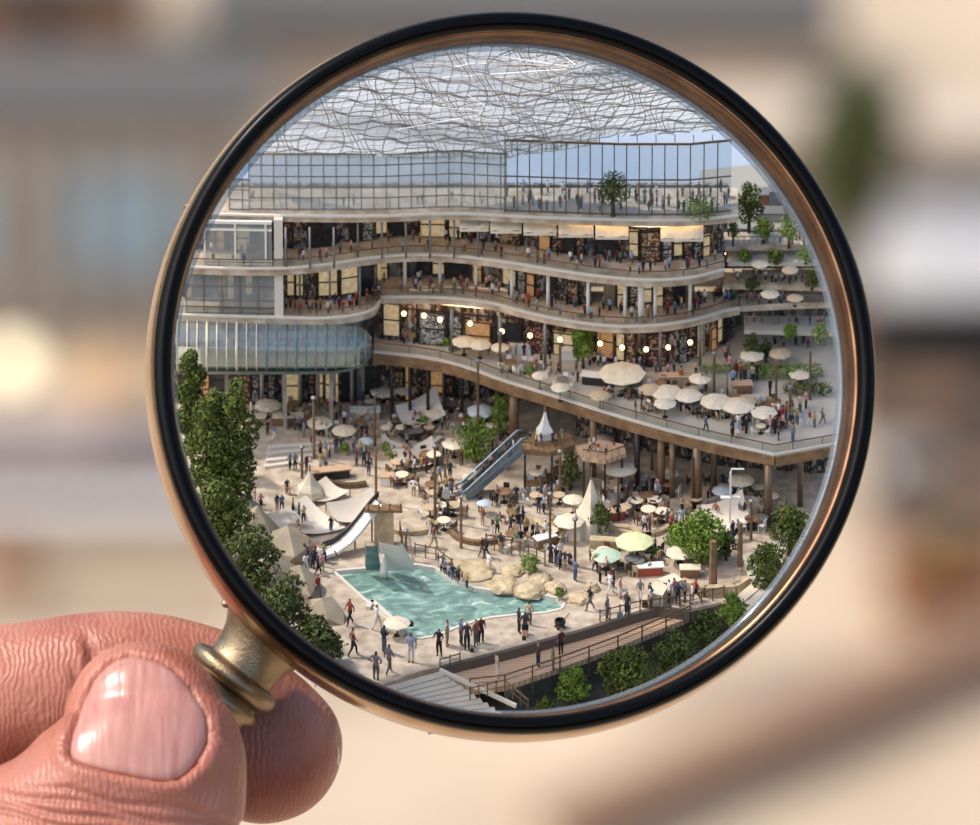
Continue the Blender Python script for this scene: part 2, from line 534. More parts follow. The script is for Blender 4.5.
q = MB().lathe([(3.621, .16), (3.641, .24), (3.636, .32), (3.606, .385), (3.555, .41), (3.505, .40), (3.474, .36), (3.459, .30), (3.454, .2)], 200, RC, axis=NRM)
at_mg(q).build('front_lip', black, mg, True)
q = MB().lathe([(3.459, .27), (3.434, .265), (3.429, .20), (3.419, .12), (3.426, .1), (3.406, .04), (3.402, -.2), (3.396, -.3), (3.409, -.31), (3.404, -.42), (3.474, -.42)], 200, RC, axis=NRM)
at_mg(q).build('bezel', goldin, mg, True)
q = MB().lathe([(3.404, -.2), (3.38, -.18), (3.35, -.24), (3.335, -.3), (3.35, -.34), (3.404, -.36)], 200, RC, axis=NRM)
at_mg(q).build('lens_edge', glassy('lens_glass', (222, 230, 236), .8, .12), mg, True)
AX = (RIGHT * -.62 + UP * -.785).normalized()
q = MB().lathe([(.2, -.02), (.54, -.03), (.52, .0), (.47, .06), (.41, .16), (.37, .3), (.36, .42), (.38, .46), (.2, .5)], 64, mg.location, axis=AX)
at_mg(q).build('neck', brushed, mg, True)
q = MB().lathe([(.2, .44), (.40, .455), (.475, .48), (.505, .53), (.505, .58), (.475, .63), (.41, .655), (.2, .66)], 64, mg.location, axis=AX)
at_mg(q).build('collar', brushed, mg, True)
q = MB().lathe([(.2, .62), (.385, .66), (.40, .72), (.44, .75), (.455, .79), (.44, .83), (.39, .86), (.36, .95), (.32, 1.15), (.30, 1.4), (.2, 1.45)], 64, mg.location, axis=AX)
at_mg(q).build('ferrule', brushed, mg, True)
q = MB().lathe([(.28, 1.36), (.31, 1.5), (.34, 2.2), (.36, 2.7), (.33, 2.95), (.2, 3.08), (.01, 3.1)], 40, mg.location, axis=AX)
at_mg(q).build('grip', mat('dark_wood', (58, 36, 24), .35, rgb2=(40, 24, 16), scale=3, coat=.5), mg, True)
for px, py, r in ((226, 603, .05), (318, 668, .045)):
    c = P(px, py, -.12)
    q = MB().lathe([(r * sin(a * pi / 8) + .001, -r * cos(a * pi / 8)) for a in range(9)], 16, c)
    at_mg(q).build('pin', gold, mg, True)

# ------------------------------------------------------------------ the hand
def loft(mb, path, n=48, depth=.85, capn=6):
    """path: (px, py, t, radius_px, depth_ratio) along a finger, rounded at the last station"""
    st = []
    k = len(path)
    def cr(a, b, c, d, t):
        return .5 * ((2 * b) + (-a + c) * t + (2 * a - 5 * b + 4 * c - d) * t * t + (-a + 3 * b - 3 * c + d) * t ** 3)
    for i in range(k - 1):
        p = [path[max(i - 1, 0)], path[i], path[i + 1], path[min(i + 2, k - 1)]]
        for s in range(8):
            st.append([cr(p[0][j], p[1][j], p[2][j], p[3][j], s / 8) for j in range(5)])
    st.append(list(path[-1]))
    pts = [P(a, b, t) for a, b, t, r, d in st]
    rs = [r * .01 for a, b, t, r, d in st]
    dirs = [(pts[min(i + 1, len(pts) - 1)] - pts[max(i - 1, 0)]).normalized() for i in range(len(pts))]
    rings = [(pts[i], dirs[i], rs[i], st[i][4]) for i in range(len(pts))]
    p, d, r, q = rings[-1]
    for i in range(1, capn + 1):
        a = pi / 2 * i / capn
        rings.append((p + d * r * .95 * sin(a), d, max(r * cos(a), .004), q))
    p, d, r, q = rings[0]
    pre = []
    for i in range(capn, 0, -1):
        a = pi / 2 * i / capn
        pre.append((p - d * r * .9 * sin(a), d, max(r * cos(a), .004), q))
    rings = pre + rings
    base = len(mb.v)
    for p, d, r, q in rings:
        side = d.cross(FWD).normalized()
        front = side.cross(d).normalized()
        for j in range(n):
            a = 2 * pi * j / n
            ca, sa = cos(a), sin(a)
            e = .92
            ca, sa = math.copysign(abs(ca) ** e, ca), math.copysign(abs(sa) ** e, sa)
            mb.v.append(tuple(p + side * r * ca + front * r * q * sa))
    for i in range(len(rings) - 1):
        for j in range(n):
            a, b = base + i * n + j, base + i * n + (j + 1) % n
            mb.f.append((a, b, b + n, a + n)); mb.m.append(0)
    mb.f.append(tuple(base + j for j in range(n))[::-1]); mb.m.append(0)
    e = base + (len(rings) - 1) * n
    mb.f.append(tuple(e + j for j in range(n))); mb.m.append(0)

hm = MB()
loft(hm, [(-420, 1250, .2, 190, .8), (-230, 1130, -.3, 175, .8), (-90, 1020, -.85, 160, .8), (20, 925, -1.2, 146, .8), (98, 850, -1.36, 128, .8), (128, 804, -1.32, 117, .8), (143, 762, -1.26, 106, .8), (147, 734, -1.2, 95, .78), (146, 716, -1.14, 78, .76)], 56)
loft(hm, [(-560, 800, 1.3, 120, .9), (-300, 730, 1.25, 95, .9), (-90, 706, 1.15, 78, .9), (10, 700, 1.1, 77, .92), (70, 694, 1.1, 80, .95), (118, 690, 1.1, 80, .95), (170, 692, 1.1, 76, .9), (218, 708, 1.1, 74, .9), (252, 733, 1.1, 76, .9), (268, 751, 1.1, 77, .88)], 56, capn=8)
loft(hm, [(-560, 930, 1.6, 120, .9), (-300, 860, 1.8, 90, .9), (-120, 835, 1.9, 80, .9), (-10, 850, 1.7, 78, .9), (80, 900, 1.2, 74, .9), (120, 960, .6, 68, .9)], 40)
loft(hm, [(-560, 1060, 1.7, 115, .9), (-320, 1000, 2.1, 85, .9), (-150, 985, 2.2, 76, .9), (-40, 1010, 1.9, 72, .9), (30, 1070, 1.2, 68, .9), (50, 1120, .6, 60, .9)], 40)
loft(hm, [(-560, 1190, 1.5, 105, .9), (-360, 1140, 2.0, 72, .9), (-220, 1130, 2.1, 64, .9), (-130, 1160, 1.7, 60, .9), (-80, 1210, 1.1, 54, .9)], 40)
loft(hm, [(-1500, 1900, 1.2, 250, .75), (-1050, 1450, 1.2, 230, .75), (-760, 1130, 1.1, 290, .55), (-560, 980, 1.1, 270, .5), (-430, 950, 1.0, 200, .5)], 48)
tmp = hm.build('hand_raw', M['cream'])
md = tmp.modifiers.new('r', 'REMESH'); md.mode = 'VOXEL'; md.voxel_size = .05; md.use_smooth_shade = True
ms = tmp.modifiers.new('s', 'SMOOTH'); ms.iterations = 14; ms.factor = .6
dg = bpy.context.evaluated_depsgraph_get()
hmesh = bpy.data.meshes.new_from_object(tmp.evaluated_get(dg))
bpy.data.objects.remove(tmp)

NAIL = [(68, 744), (69, 757), (77, 764), (88, 768), (110, 773), (136, 778), (162, 782), (180, 780), (198, 764), (209, 742), (208, 716), (193, 690), (175, 670), (155, 659), (130, 654), (112, 660), (95, 675), (83, 698), (74, 722)]
def proj(v):
    t = v.dot(FWD)
    k = (S + t) / S
    return 490 + v.dot(RIGHT) / (.01 * k), 412.5 - v.dot(UP) / (.01 * k), t
def sdist(x, y, poly):
    best, ins = 1e9, False
    n = len(poly)
    for i in range(n):
        x1, y1 = poly[i]; x2, y2 = poly[(i + 1) % n]
        dx, dy = x2 - x1, y2 - y1
        f = max(0, min(1, ((x - x1) * dx + (y - y1) * dy) / (dx * dx + dy * dy)))
        best = min(best, hypot(x - x1 - f * dx, y - y1 - f * dy))
        if (y1 > y) != (y2 > y) and x < (x2 - x1) * (y - y1) / (y2 - y1) + x1: ins = not ins
    return -best if ins else best
bm = bmesh.new(); bm.from_mesh(hmesh)
# finer surface over the visible thumb and forefinger
vis = [f for f in bm.faces if (lambda c: -40 < c[0] < 380 and 580 < c[1] < 860 and c[2] < 1.4)(proj(f.calc_center_median()))]
bmesh.ops.subdivide_edges(bm, edges=list({e for f in vis for e in f.edges}), cuts=1, use_grid_fill=True, smooth=.6)
bm.normal_update()
bmesh.ops.triangulate(bm, faces=[f for f in bm.faces if len(f.verts) > 4])
bm.to_mesh(hmesh)
base_tree = BVHTree.FromBMesh(bm)
def gau(x, s): return math.exp(-x * x / (2 * s * s))
for v in bm.verts:
    x, y, t = proj(v.co)
    if not (-60 < x < 400 and 560 < y < 900): continue
    d = 0
    if t < -1.0:
        s = sdist(x, y, NAIL)
        if s < 60:
            low = max(0, min(1, (y - 700) / 60))
            if s < 0: d -= .06 * min(1, -s / 5 + .3)
            else: d += .055 * gau(s - 7, 6) * (.6 + .6 * low) + .02 * gau(s - 18, 8) * low
        if y > 785:                                # knuckle creases under the nail
            for cy, a in ((800, .03), (811, .035), (822, .04), (834, .04)):
                d -= a * gau(y - cy - .18 * (x - 120) - 3 * sin(x * .05 + cy), 2.6)
    elif t < 1.3 and x < 240:
        w = gau(x - 87 - (y - 660) * .12 - 5 * sin(y * .06), 4) * max(0, min(1, (y - 628) / 22))
        d -= .07 * w
        d -= .03 * gau(x - 70 - (y - 660) * .3, 4) * max(0, min(1, (y - 660) / 20))
    d += .012 * noise.noise(v.co * 2.2)
    v.co += v.normal * d
bm.to_mesh(hmesh); bm.free()
hmesh.polygons.foreach_set('use_smooth', [True] * len(hmesh.polygons))

def skin_mat():
    m = bpy.data.materials.new('skin'); m.use_nodes = True
    nt = m.node_tree; b = nt.nodes['Principled BSDF']; L = nt.links.new
    tc = nt.nodes.new('ShaderNodeTexCoord')
    n1 = nt.nodes.new('ShaderNodeTexNoise'); n1.inputs['Scale'].default_value = 1.1; n1.inputs['Detail'].default_value = 6
    L(tc.outputs['Object'], n1.inputs['Vector'])
    r = nt.nodes.new('ShaderNodeValToRGB'); e = r.color_ramp.elements
    e[0].position, e[1].position = .3, .7
    e[0].color, e[1].color = lin((152, 84, 64)), lin((186, 122, 98))
    L(n1.outputs['Fac'], r.inputs['Fac']); L(r.outputs['Color'], b.inputs['Base Color'])
    b.inputs['Roughness'].default_value = .42
    b.inputs['Subsurface Weight'].default_value = .35
    b.inputs['Subsurface Radius'].default_value = (.45, .14, .08)
    b.inputs['Subsurface Scale'].default_value = .5
    w = nt.nodes.new('ShaderNodeTexWave'); w.inputs['Scale'].default_value = 5.2; w.inputs['Distortion'].default_value = 12; w.inputs['Detail'].default_value = 3
    w.inputs['Detail Scale'].default_value = .55
    L(tc.outputs['Object'], w.inputs[0])
    n2 = nt.nodes.new('ShaderNodeTexNoise'); n2.inputs['Scale'].default_value = 7; n2.inputs['Detail'].default_value = 6
    L(tc.outputs['Object'], n2.inputs['Vector'])
    v = nt.nodes.new('ShaderNodeTexVoronoi'); v.feature = 'DISTANCE_TO_EDGE'; v.inputs['Scale'].default_value = 11
    L(tc.outputs['Object'], v.inputs['Vector'])
    def bump(src, s, d, prev=None):
        bp = nt.nodes.new('ShaderNodeBump'); bp.inputs['Strength'].default_value = s; bp.inputs['Distance'].default_value = d
        L(src, bp.inputs['Height'])
        if prev: L(prev.outputs[0], bp.inputs['Normal'])
        return bp
    b1 = bump(w.outputs['Fac'], .25, .016)
    b2 = bump(n2.outputs['Fac'], .4, .03, b1)
    b3 = bump(v.outputs['Distance'], .3, .03, b2)
    L(b3.outputs[0], b.inputs['Normal'])
    return m
SKIN = skin_mat()
hmesh.materials.clear(); hmesh.materials.append(SKIN)
hmesh.name = 'hand'
hand = link(bpy.data.objects.new('hand', hmesh))
tag(hand, 'light-skinned hand pinching the neck of the magnifying glass between thumb and forefinger', 'hand')

def nail_mat(name, a, b2):
    m = bpy.data.materials.new(name); m.use_nodes = True
    nt = m.node_tree; b = nt.nodes['Principled BSDF']; L = nt.links.new
    tc = nt.nodes.new('ShaderNodeTexCoord')
    mp = nt.nodes.new('ShaderNodeMapping'); mp.inputs['Rotation'].default_value = (0, radians(-14), 0); mp.inputs['Scale'].default_value = (9, 1, .5)
    n1 = nt.nodes.new('ShaderNodeTexNoise'); n1.inputs['Scale'].default_value = 1.6; n1.inputs['Detail'].default_value = 4
    L(tc.outputs['Object'], mp.inputs[0]); L(mp.outputs[0], n1.inputs['Vector'])
    r = nt.nodes.new('ShaderNodeValToRGB'); e = r.color_ramp.elements
    e[0].position, e[1].position = .3, .7; e[0].color, e[1].color = lin(a), lin(b2)
    L(n1.outputs['Fac'], r.inputs['Fac']); L(r.outputs['Color'], b.inputs['Base Color'])
    bp = nt.nodes.new('ShaderNodeBump'); bp.inputs['Strength'].default_value = .3; bp.inputs['Distance'].default_value = .02
    L(n1.outputs['Fac'], bp.inputs['Height']); L(bp.outputs[0], b.inputs['Normal'])
    b.inputs['Roughness'].default_value = .28
    b.inputs['Subsurface Weight'].default_value = .3
    b.inputs['Subsurface Radius'].default_value = (.3, .12, .08)
    b.inputs['Subsurface Scale'].default_value = .4
    return m
def surf(px, py, tree=base_tree):
    d = (P(px, py, 0) - cam_o.location).normalized()
    h = tree.ray_cast(cam_o.location, d)
    return h[0], h[1]
# smooth closed outline of the nail
def smooth_loop(poly, n):
    k = len(poly); out = []
    for i in range(n):
        u = i / n * k; a = int(u); f = u - a
        p = [poly[(a + j - 1) % k] for j in range(4)]
        out.append(tuple(.5 * ((2 * p[1][c]) + (-p[0][c] + p[2][c]) * f + (2 * p[0][c] - 5 * p[1][c] + 4 * p[2][c] - p[3][c]) * f * f + (-p[0][c] + 3 * p[1][c] - 3 * p[2][c] + p[3][c]) * f ** 3) for c in (0, 1)))
    return out
def make_nail(name, outline, cx, cy, m, lift=.03, nr=22):
    loop = smooth_loop(outline, 96)
    q = MB(); top = []
    for j in range(nr + 1):
        f = 1 - j / nr
        row = []
        for x, y in loop:
            X, Y = cx + (x - cx) * f, cy + (y - cy) * f
            p, nn = surf(X, Y)
            for g_ in (.9, .8, .65, .5, .3, 0):
                if p is not None: break
                p, nn = surf(cx + (X - cx) * g_, cy + (Y - cy) * g_)
            if p is None: p, nn = surf(cx - 14, cy)
            row.append(p + nn * (lift * min(1, j / 3.0) - (.05 if j == 0 else .0) - .012))
        top.append(row)
    for row in top: q.v += [tuple(p) for p in row]
    for j in range(nr):
        for i in range(96):
            a, b = j * 96 + i, j * 96 + (i + 1) % 96
            q.f.append((a, b, b + 96, a + 96)); q.m.append(0)
    return q.build(name, m, hand, True)
make_nail('thumbnail', NAIL, 140, 722, nail_mat('nail', (172, 114, 100), (196, 144, 128)))
make_nail('fingernail', [(322, 702), (334, 718), (342, 734), (345.5, 752), (344, 770), (340, 782), (337, 770), (338, 752), (332, 734), (325, 716)], 338, 748, nail_mat('nail_edge', (206, 176, 160), (222, 196, 182)), .012, 6)
# ------------------------------------------------------------------ the little world inside the lens: levels and building
CX, CY, CR = 509, 379, 344
def clipc(poly, r=CR):
    """keep the part of an outline that fits behind the rim"""
    N = 90
    out = list(poly)
    for i in range(N):
        a0, a1 = 2 * pi * i / N, 2 * pi * (i + 1) / N
        x0, y0, x1, y1 = CX + r * cos(a0), CY + r * sin(a0), CX + r * cos(a1), CY + r * sin(a1)
        nx, ny = y1 - y0, -(x1 - x0)            # outward
        def dd(p): return (p[0] - x0) * nx + (p[1] - y0) * ny
        res = []
        for j in range(len(out)):
            p, q = out[j], out[(j + 1) % len(out)]
            dp, dq = dd(p), dd(q)
            if dp <= 0: res.append(p)
            if (dp < 0 < dq) or (dq < 0 < dp):
                f = dp / (dp - dq)
                res.append((p[0] + (q[0] - p[0]) * f, p[1] + (q[1] - p[1]) * f))
        out = res
        if not out: return []
    return out
def inside(px, py, r=CR - 4): return hypot(px - CX, py - CY) < r
def dense(line, step=8):
    out = []
    for (a, b), (c, d) in zip(line, line[1:]):
        n = max(1, int(hypot(c - a, d - b) / step))
        out += [(a + (c - a) * i / n, b + (d - b) * i / n) for i in range(n)]
    return out + [line[-1]]
def smoothline(line, it=2):
    for _ in range(it):
        o = [line[0]]
        for p, q in zip(line, line[1:]):
            o += [(p[0] * .75 + q[0] * .25, p[1] * .75 + q[1] * .25), (p[0] * .25 + q[0] * .75, p[1] * .25 + q[1] * .75)]
        line = o + [line[-1]]
    return line
def xy(pl, h): return [(lambda p: (p.x, p.y))(G(x, y, h)) for x, y in pl]
def inpoly(x, y, poly):
    ins = False
    for i in range(len(poly)):
        x1, y1 = poly[i]; x2, y2 = poly[(i + 1) % len(poly)]
        if (y1 > y) != (y2 > y) and x < (x2 - x1) * (y - y1) / (y2 - y1) + x1: ins = not ins
    return ins

# plaza floor with the hole of the pool
POOL = smoothline([(333, 571), (380, 567), (431, 564), (452, 580), (480, 590), (530, 592), (566, 600), (560, 612), (500, 616), (470, 622), (424, 641), (404, 632), (368, 603), (333, 571)], 1)
FRONT = [(330, 690), (372, 688), (420, 671), (440, 667), (505, 651), (583, 630), (640, 612), (659, 607), (690, 611), (722, 604), (760, 584), (880, 540)]
plaza = clipc([(100, 396), (900, 396), (900, 540)] + FRONT[::-1] + [(250, 720), (100, 600)])
outer = [G(x, y, 0) for x, y in plaza]
hole = [G(x, y, 0) for x, y in POOL[:-1]]
q = MB()
allp = outer + hole
q.v = [tuple(p) for p in allp]
for t in tessellate_polygon([outer, hole]):
    a, b_, c = (allp[i] for i in t)
    q.f.append(tuple(t) if (b_ - a).cross(c - a).z > 0 else tuple(t)[::-1]); q.m.append(0)
n = len(outer)
for i in range(n):
    a, b_ = outer[i], outer[(i + 1) % n]
    k = len(q.v); q.v += [tuple(a), tuple(b_), (b_.x, b_.y, b_.z - .12), (a.x, a.y, a.z - .12)]
    q.f.append((k, k + 1, k + 2, k + 3)); q.m.append(0)
struct('floor', q, M['paving'])

def water_mat():
    m = bpy.data.materials.new('pool_water'); m.use_nodes = True
    nt = m.node_tree; b = nt.nodes['Principled BSDF']; L = nt.links.new
    tc = nt.nodes.new('ShaderNodeTexCoord')
    mp = nt.nodes.new('ShaderNodeMapping'); mp.inputs['Scale'].default_value = (1, 1.6, 1)
    n1 = nt.nodes.new('ShaderNodeTexNoise'); n1.inputs['Scale'].default_value = 4.0; n1.inputs['Detail'].default_value = 9; n1.inputs['Distortion'].default_value = 1.5
    L(tc.outputs['Object'], mp.inputs[0]); L(mp.outputs[0], n1.inputs['Vector'])
    r = nt.nodes.new('ShaderNodeValToRGB'); e = r.color_ramp.elements
    e[0].position, e[1].position = .3, .72
    e[0].color, e[1].color = lin((92, 118, 110)), lin((206, 214, 204))
    x = e.new(.5); x.color = lin((118, 148, 138)); x = e.new(.6); x.color = lin((140, 172, 160))
    L(n1.outputs['Fac'], r.inputs['Fac']); L(r.outputs['Color'], b.inputs['Base Color'])
    bp = nt.nodes.new('ShaderNodeBump'); bp.inputs['Strength'].default_value = .5; bp.inputs['Distance'].default_value = .03
    L(n1.outputs['Fac'], bp.inputs['Height']); L(bp.outputs[0], b.inputs['Normal'])
    b.inputs['Roughness'].default_value = .12
    return m
pool = thing('swimming_pool', 'turquoise swimming pool with foaming water on the plaza', 'pool', G(440, 600, 0))
pl = [Vector((p.x - pool.location.x, p.y - pool.location.y, 0)) for p in hole]
q = MB()
q.v = [(p.x, p.y, -.035) for p in pl]
for t in tessellate_polygon([pl]):
    a, b_, c = (pl[i] for i in t)
    q.f.append(tuple(t) if (b_ - a).cross(c - a).z > 0 else tuple(t)[::-1]); q.m.append(0)
q.build('water', water_mat(), pool)
q = MB()
for i in range(len(pl)):
    q.beam(pl[i] + Vector((0, 0, -.02)), pl[(i + 1) % len(pl)] + Vector((0, 0, -.02)), .035, .06)
q.build('coping', M['coping'], pool)
q = MB(); q.prism([(p.x, p.y) for p in pl], -.3, -.12); q.build('basin', M['teal'], pool)

# lower ground in front of the plaza edge, boardwalk and stairs
low = clipc([(380, 660), (560, 640), (900, 560), (900, 800), (380, 800)], CR)
q = MB(); q.prism(xy(low, -.45), Z0 - .55, Z0 - .45); struct('terrain', q, mat('garden_ground', (92, 92, 78), .9, rgb2=(60, 64, 54), scale=3))
q = MB()
bd = [(440, 672), (505, 656), (583, 635), (640, 617), (662, 611), (690, 617), (618, 647), (560, 668), (505, 686), (470, 690)]
q.prism(xy(clipc(bd), -.1), Z0 - .16, Z0 - .10, 0)
walk = thing('boardwalk', 'timber boardwalk a step below the pool deck, railed along its front', 'boardwalk', G(560, 655, -.1))
q.build('planking', M['timberpale'], walk)
fr = dense([(470, 690), (505, 686), (560, 668), (618, 647), (690, 617)], 22)
q = MB()
for a, b_ in zip(fr, fr[1:]):
    q.beam(G(*a, -.1) + Vector((0, 0, .13)), G(*b_, -.1) + Vector((0, 0, .13)), .012)
    q.beam(G(*a, -.1) + Vector((0, 0, .07)), G(*b_, -.1) + Vector((0, 0, .07)), .006)
q.build('handrail', M['bronze'], walk)
for a in fr:
    p = G(*a, -.1); q = MB(); q.beam(p - Vector((0, 0, .2)), p + Vector((0, 0, .14)), .016); q.build('post', M['bronze'], walk)
q = MB()
for a, b_ in zip(fr[1:], fr[2:]):
    p, r = G(*a, -.1), G(*b_, -.1)
    q.add([p - Vector((0, 0, .35)), r - Vector((0, 0, .35)), r - Vector((0, 0, .06)), p - Vector((0, 0, .06))], [(0, 1, 2, 3)])
q.build('glass_screen', M['glassrail'], walk)
under(walk)
st = thing('stairway', 'broad pale stairway going down at the bottom of the lens', 'stairs', G(440, 700, 0))
A, Bp = Vector((G(368, 688).x, G(368, 688).y)), Vector((G(438, 669).x, G(438, 669).y))
for i in range(13):
    f = i / 13
    a = (372 + f * 60, 690 + f * 24); b_ = (440 + f * 88, 671 + f * 42)
    pa, pb = G(*a, 0), G(*b_, 0)
    dz = -.014 * i
    d = (pb - pa)
    if not inside(*a, CR): continue
    while not inside(*b_, CR): b_ = (b_[0] - (b_[0] - a[0]) * .1, b_[1] - (b_[1] - a[1]) * .1)
    pa, pb = G(*a, 0), G(*b_, 0); d = (pb - pa)
    nrm = Vector((-d.y, d.x, 0)).normalized() * -.10
    q = MB(); q.prism([(pa.x, pa.y), (pb.x, pb.y), (pb.x + nrm.x, pb.y + nrm.y), (pa.x + nrm.x, pa.y + nrm.y)], Z0 + dz - .03, Z0 + dz - .005)
    q.build('step', M['deckstone'], st)
q = MB(); q.beam(G(440, 670, .02), G(516, 706, -.1), .03, .04); q.build('string', M['coping'], st)
under(st)
q = MB()
for a, b_ in zip(FRONT[3:9], FRONT[4:10]):
    q.beam(G(*a, 0) - Vector((0, 0, .06)), G(*b_, 0) - Vector((0, 0, .06)), .05, .13)
struct('trim_1', q, mat('deck_edge', (96, 84, 74), .7))

# painted backdrop of the sky
q = MB()
N = 64; q.v = [tuple(P(CX, CY - 60, 8.2))]
for i in range(N):
    a = 2 * pi * i / N
    x, y = CX + 347 * cos(a), CY + 347 * sin(a)
    q.v.append(tuple(P(x, min(y, 520), 8.2 - .0008 * abs(x - CX))))
for i in range(N): q.f.append((0, 1 + i, 1 + (i + 1) % N)); q.m.append(0)
struct('backdrop', q, M['backdrop'], True)

# ---- building
H1, H2, H3, H4, H5 = .8, 1.4, 2.0, 2.55, 3.37
E4 = smoothline([(150, 213), (200, 214), (280, 216), (380, 217), (455, 213), (520, 217), (600, 220), (690, 221), (738, 216)], 2)
E3 = smoothline([(150, 266), (270, 270), (330, 265), (380, 256), (440, 254), (500, 261), (560, 271), (600, 277), (645, 281), (690, 279), (724, 270)], 2)
E2L = smoothline([(150, 314), (285, 318), (335, 319), (374, 312), (380, 300)], 2)
E2 = smoothline([(376, 297), (440, 297), (490, 302), (520, 311), (560, 320), (610, 327), (660, 326), (700, 319), (740, 306), (860, 301)], 2)
E1 = smoothline([(374, 352), (430, 358), (470, 368), (500, 380), (560, 398), (600, 411), (640, 423), (700, 439), (775, 455)], 1) + [(870, 438)]
def offs(line, h, dy, dx=0):
    """same line, moved dy away from the viewer on its own level, as xy"""
    return [(x + dx, y + dy) for x, y in xy(line, h)]
bld = thing('gallery_building', 'curving multi-level gallery building with pale slabs around the plaza', 'building', G(470, 400, 0))
RB = Vector((0, 0, 0))
def slab(edge, h, thick, back, m=None, name='floor_slab', lip=True):
    e = [p for p in dense(edge, 6) if inside(*p, CR)]
    a = xy(e, h)
    bk = [G(e[-1][0], back, h), G(e[0][0], back, h)]
    q = MB(); q.prism(a + [(p.x, p.y) for p in bk], Z0 + h - thick, Z0 + h, 0)
    q.build(name, m or M['slabface'], bld)
    if lip:
        q = MB()
        for p, r in zip(a, a[1:]):
            q.beam((p[0], p[1], Z0 + h + .005), (r[0], r[1], Z0 + h + .005), .035, .02)
        q.build('slab_nosing', M['coping'], bld)
    return e
def rail(edge, h, hh=.09, every=5):
    e = [p for p in dense(edge, 6) if inside(*p, CR)]
    a = xy(e, h)
    q = MB()
    for p, r in zip(a, a[1:]):
        q.beam((p[0], p[1] + .03, Z0 + h + hh), (r[0], r[1] + .03, Z0 + h + hh), .010)
    for p in a[::every]:
        q.beam((p[0], p[1] + .03, Z0 + h), (p[0], p[1] + .03, Z0 + h + hh), .008)
    q.build('railing', M['bronze'], bld)
    q = MB()
    for p, r in zip(a, a[1:]):
        q.add([(p[0], p[1] + .025, Z0 + h), (r[0], r[1] + .025, Z0 + h), (r[0], r[1] + .025, Z0 + h + hh - .01), (p[0], p[1] + .025, Z0 + h + hh - .01)], [(0, 1, 2, 3)])
    q.build('railing_glass', M['glassrail'], bld)
M.update(litcream=mat('lit_cream', (206, 186, 150), .7, rgb2=(150, 128, 96), scale=18, emit=(255, 224, 170), es=.25), litamber=mat('lit_amber', (176, 130, 86), .7, rgb2=(116, 80, 52), scale=18, emit=(255, 196, 130), es=.22),
         shelfbrown=patchy('shelf_brown', [(90, 62, 42), (150, 112, 76), (60, 44, 34), (190, 160, 120)], 50), shelfgrey=patchy('shelf_grey', [(150, 146, 138), (96, 96, 96), (196, 188, 172), (60, 60, 62)], 50),
         darkpane=mat('dark_pane', (40, 44, 48), .15), shelfred=patchy('shelf_red', [(130, 60, 40), (86, 44, 34), (180, 150, 120), (60, 40, 34)], 50))
NW = [0]
def wallband(edge, h, top, dy, m, mull=.16, name='shopfront', x0=0, x1=2000, base=None):
    e = [p for p in dense(edge, 8) if inside(*p, CR) and x0 <= p[0] <= x1]
    a = offs(e, h, dy)
    q = MB()
    for p, r in zip(a, a[1:]):
        q.add([(p[0], p[1], Z0 + h), (r[0], r[1], Z0 + h), (r[0], r[1], Z0 + top), (p[0], p[1], Z0 + top), (p[0], p[1] + .05, Z0 + h), (r[0], r[1] + .05, Z0 + h), (r[0], r[1] + .05, Z0 + top), (p[0], p[1] + .05, Z0 + top)], [(0, 1, 2, 3), (5, 4, 7, 6), (3, 2, 6, 7)])
    o = q.build(name, m, bld)
    q = MB(); acc = 0
    for p, r in zip(a, a[1:]):
        acc += hypot(r[0] - p[0], r[1] - p[1])
        if acc > mull:
            acc = 0
            q.box((p[0], p[1] - .015, Z0 + (h + top) / 2), (.014, .03, top - h))
        q.beam((p[0], p[1] - .012, Z0 + top - .13), (r[0], r[1] - .012, Z0 + top - .13), .014)
    q.build('window_framing', M['darkmetal'], o)
    rr = random.Random(int(h * 100) + len(a)); i = 1
    while i < len(a) - 2 and NW[0] < 100:
        n = rr.choice((1, 1, 2)); p, r = a[i], a[min(i + n, len(a) - 1)]; i += n + rr.choice((0, 0, 1))
        hh = (top - h) * rr.choice((.5, .62, .74)); z = Z0 + h + (.0 if rr.random() < .6 else .06); NW[0] += 1
        mm = rr.choice(('litcream', 'litcream', 'shelfbrown', 'shelfgrey', 'darkpane', 'shelfred', 'litamber'))
        q = MB(); f0, f1 = .08, .92
        p2 = (p[0] + (r[0] - p[0]) * f0, p[1] + (r[1] - p[1]) * f0); r2 = (p[0] + (r[0] - p[0]) * f1, p[1] + (r[1] - p[1]) * f1)
        q.beam((p2[0], p2[1] - .02, z + hh / 2), (r2[0], r2[1] - .02, z + hh / 2), .03, hh)
        w = q.build('shop_window', M[mm], bld)
        q = MB()
        for s_ in (0, .5, 1): q.beam((p2[0], p2[1] - .04, z + hh * s_), (r2[0], r2[1] - .04, z + hh * s_), .012)
        for e_ in (p2, r2): q.beam((e_[0], e_[1] - .04, z), (e_[0], e_[1] - .04, z + hh), .012)
        q.build('window_frame', M['darkmetal'], w)
def column(px, py, h, top, r=.022, m=None):
    p = G(px, py, h)
    q = MB(); q.tube([(p.x, p.y, Z0 + h), (p.x, p.y, Z0 + top)], r, 8); q.build('column', m or M['greymetal'], bld, True)

slab(E4, H4, .07, 188)
slab(E3, H3, .08, 235)
slab(E2L, H2, .08, 262, M['slabface'])
slab([p for p in E2 if p[0] < 745], H2, .08, 268)
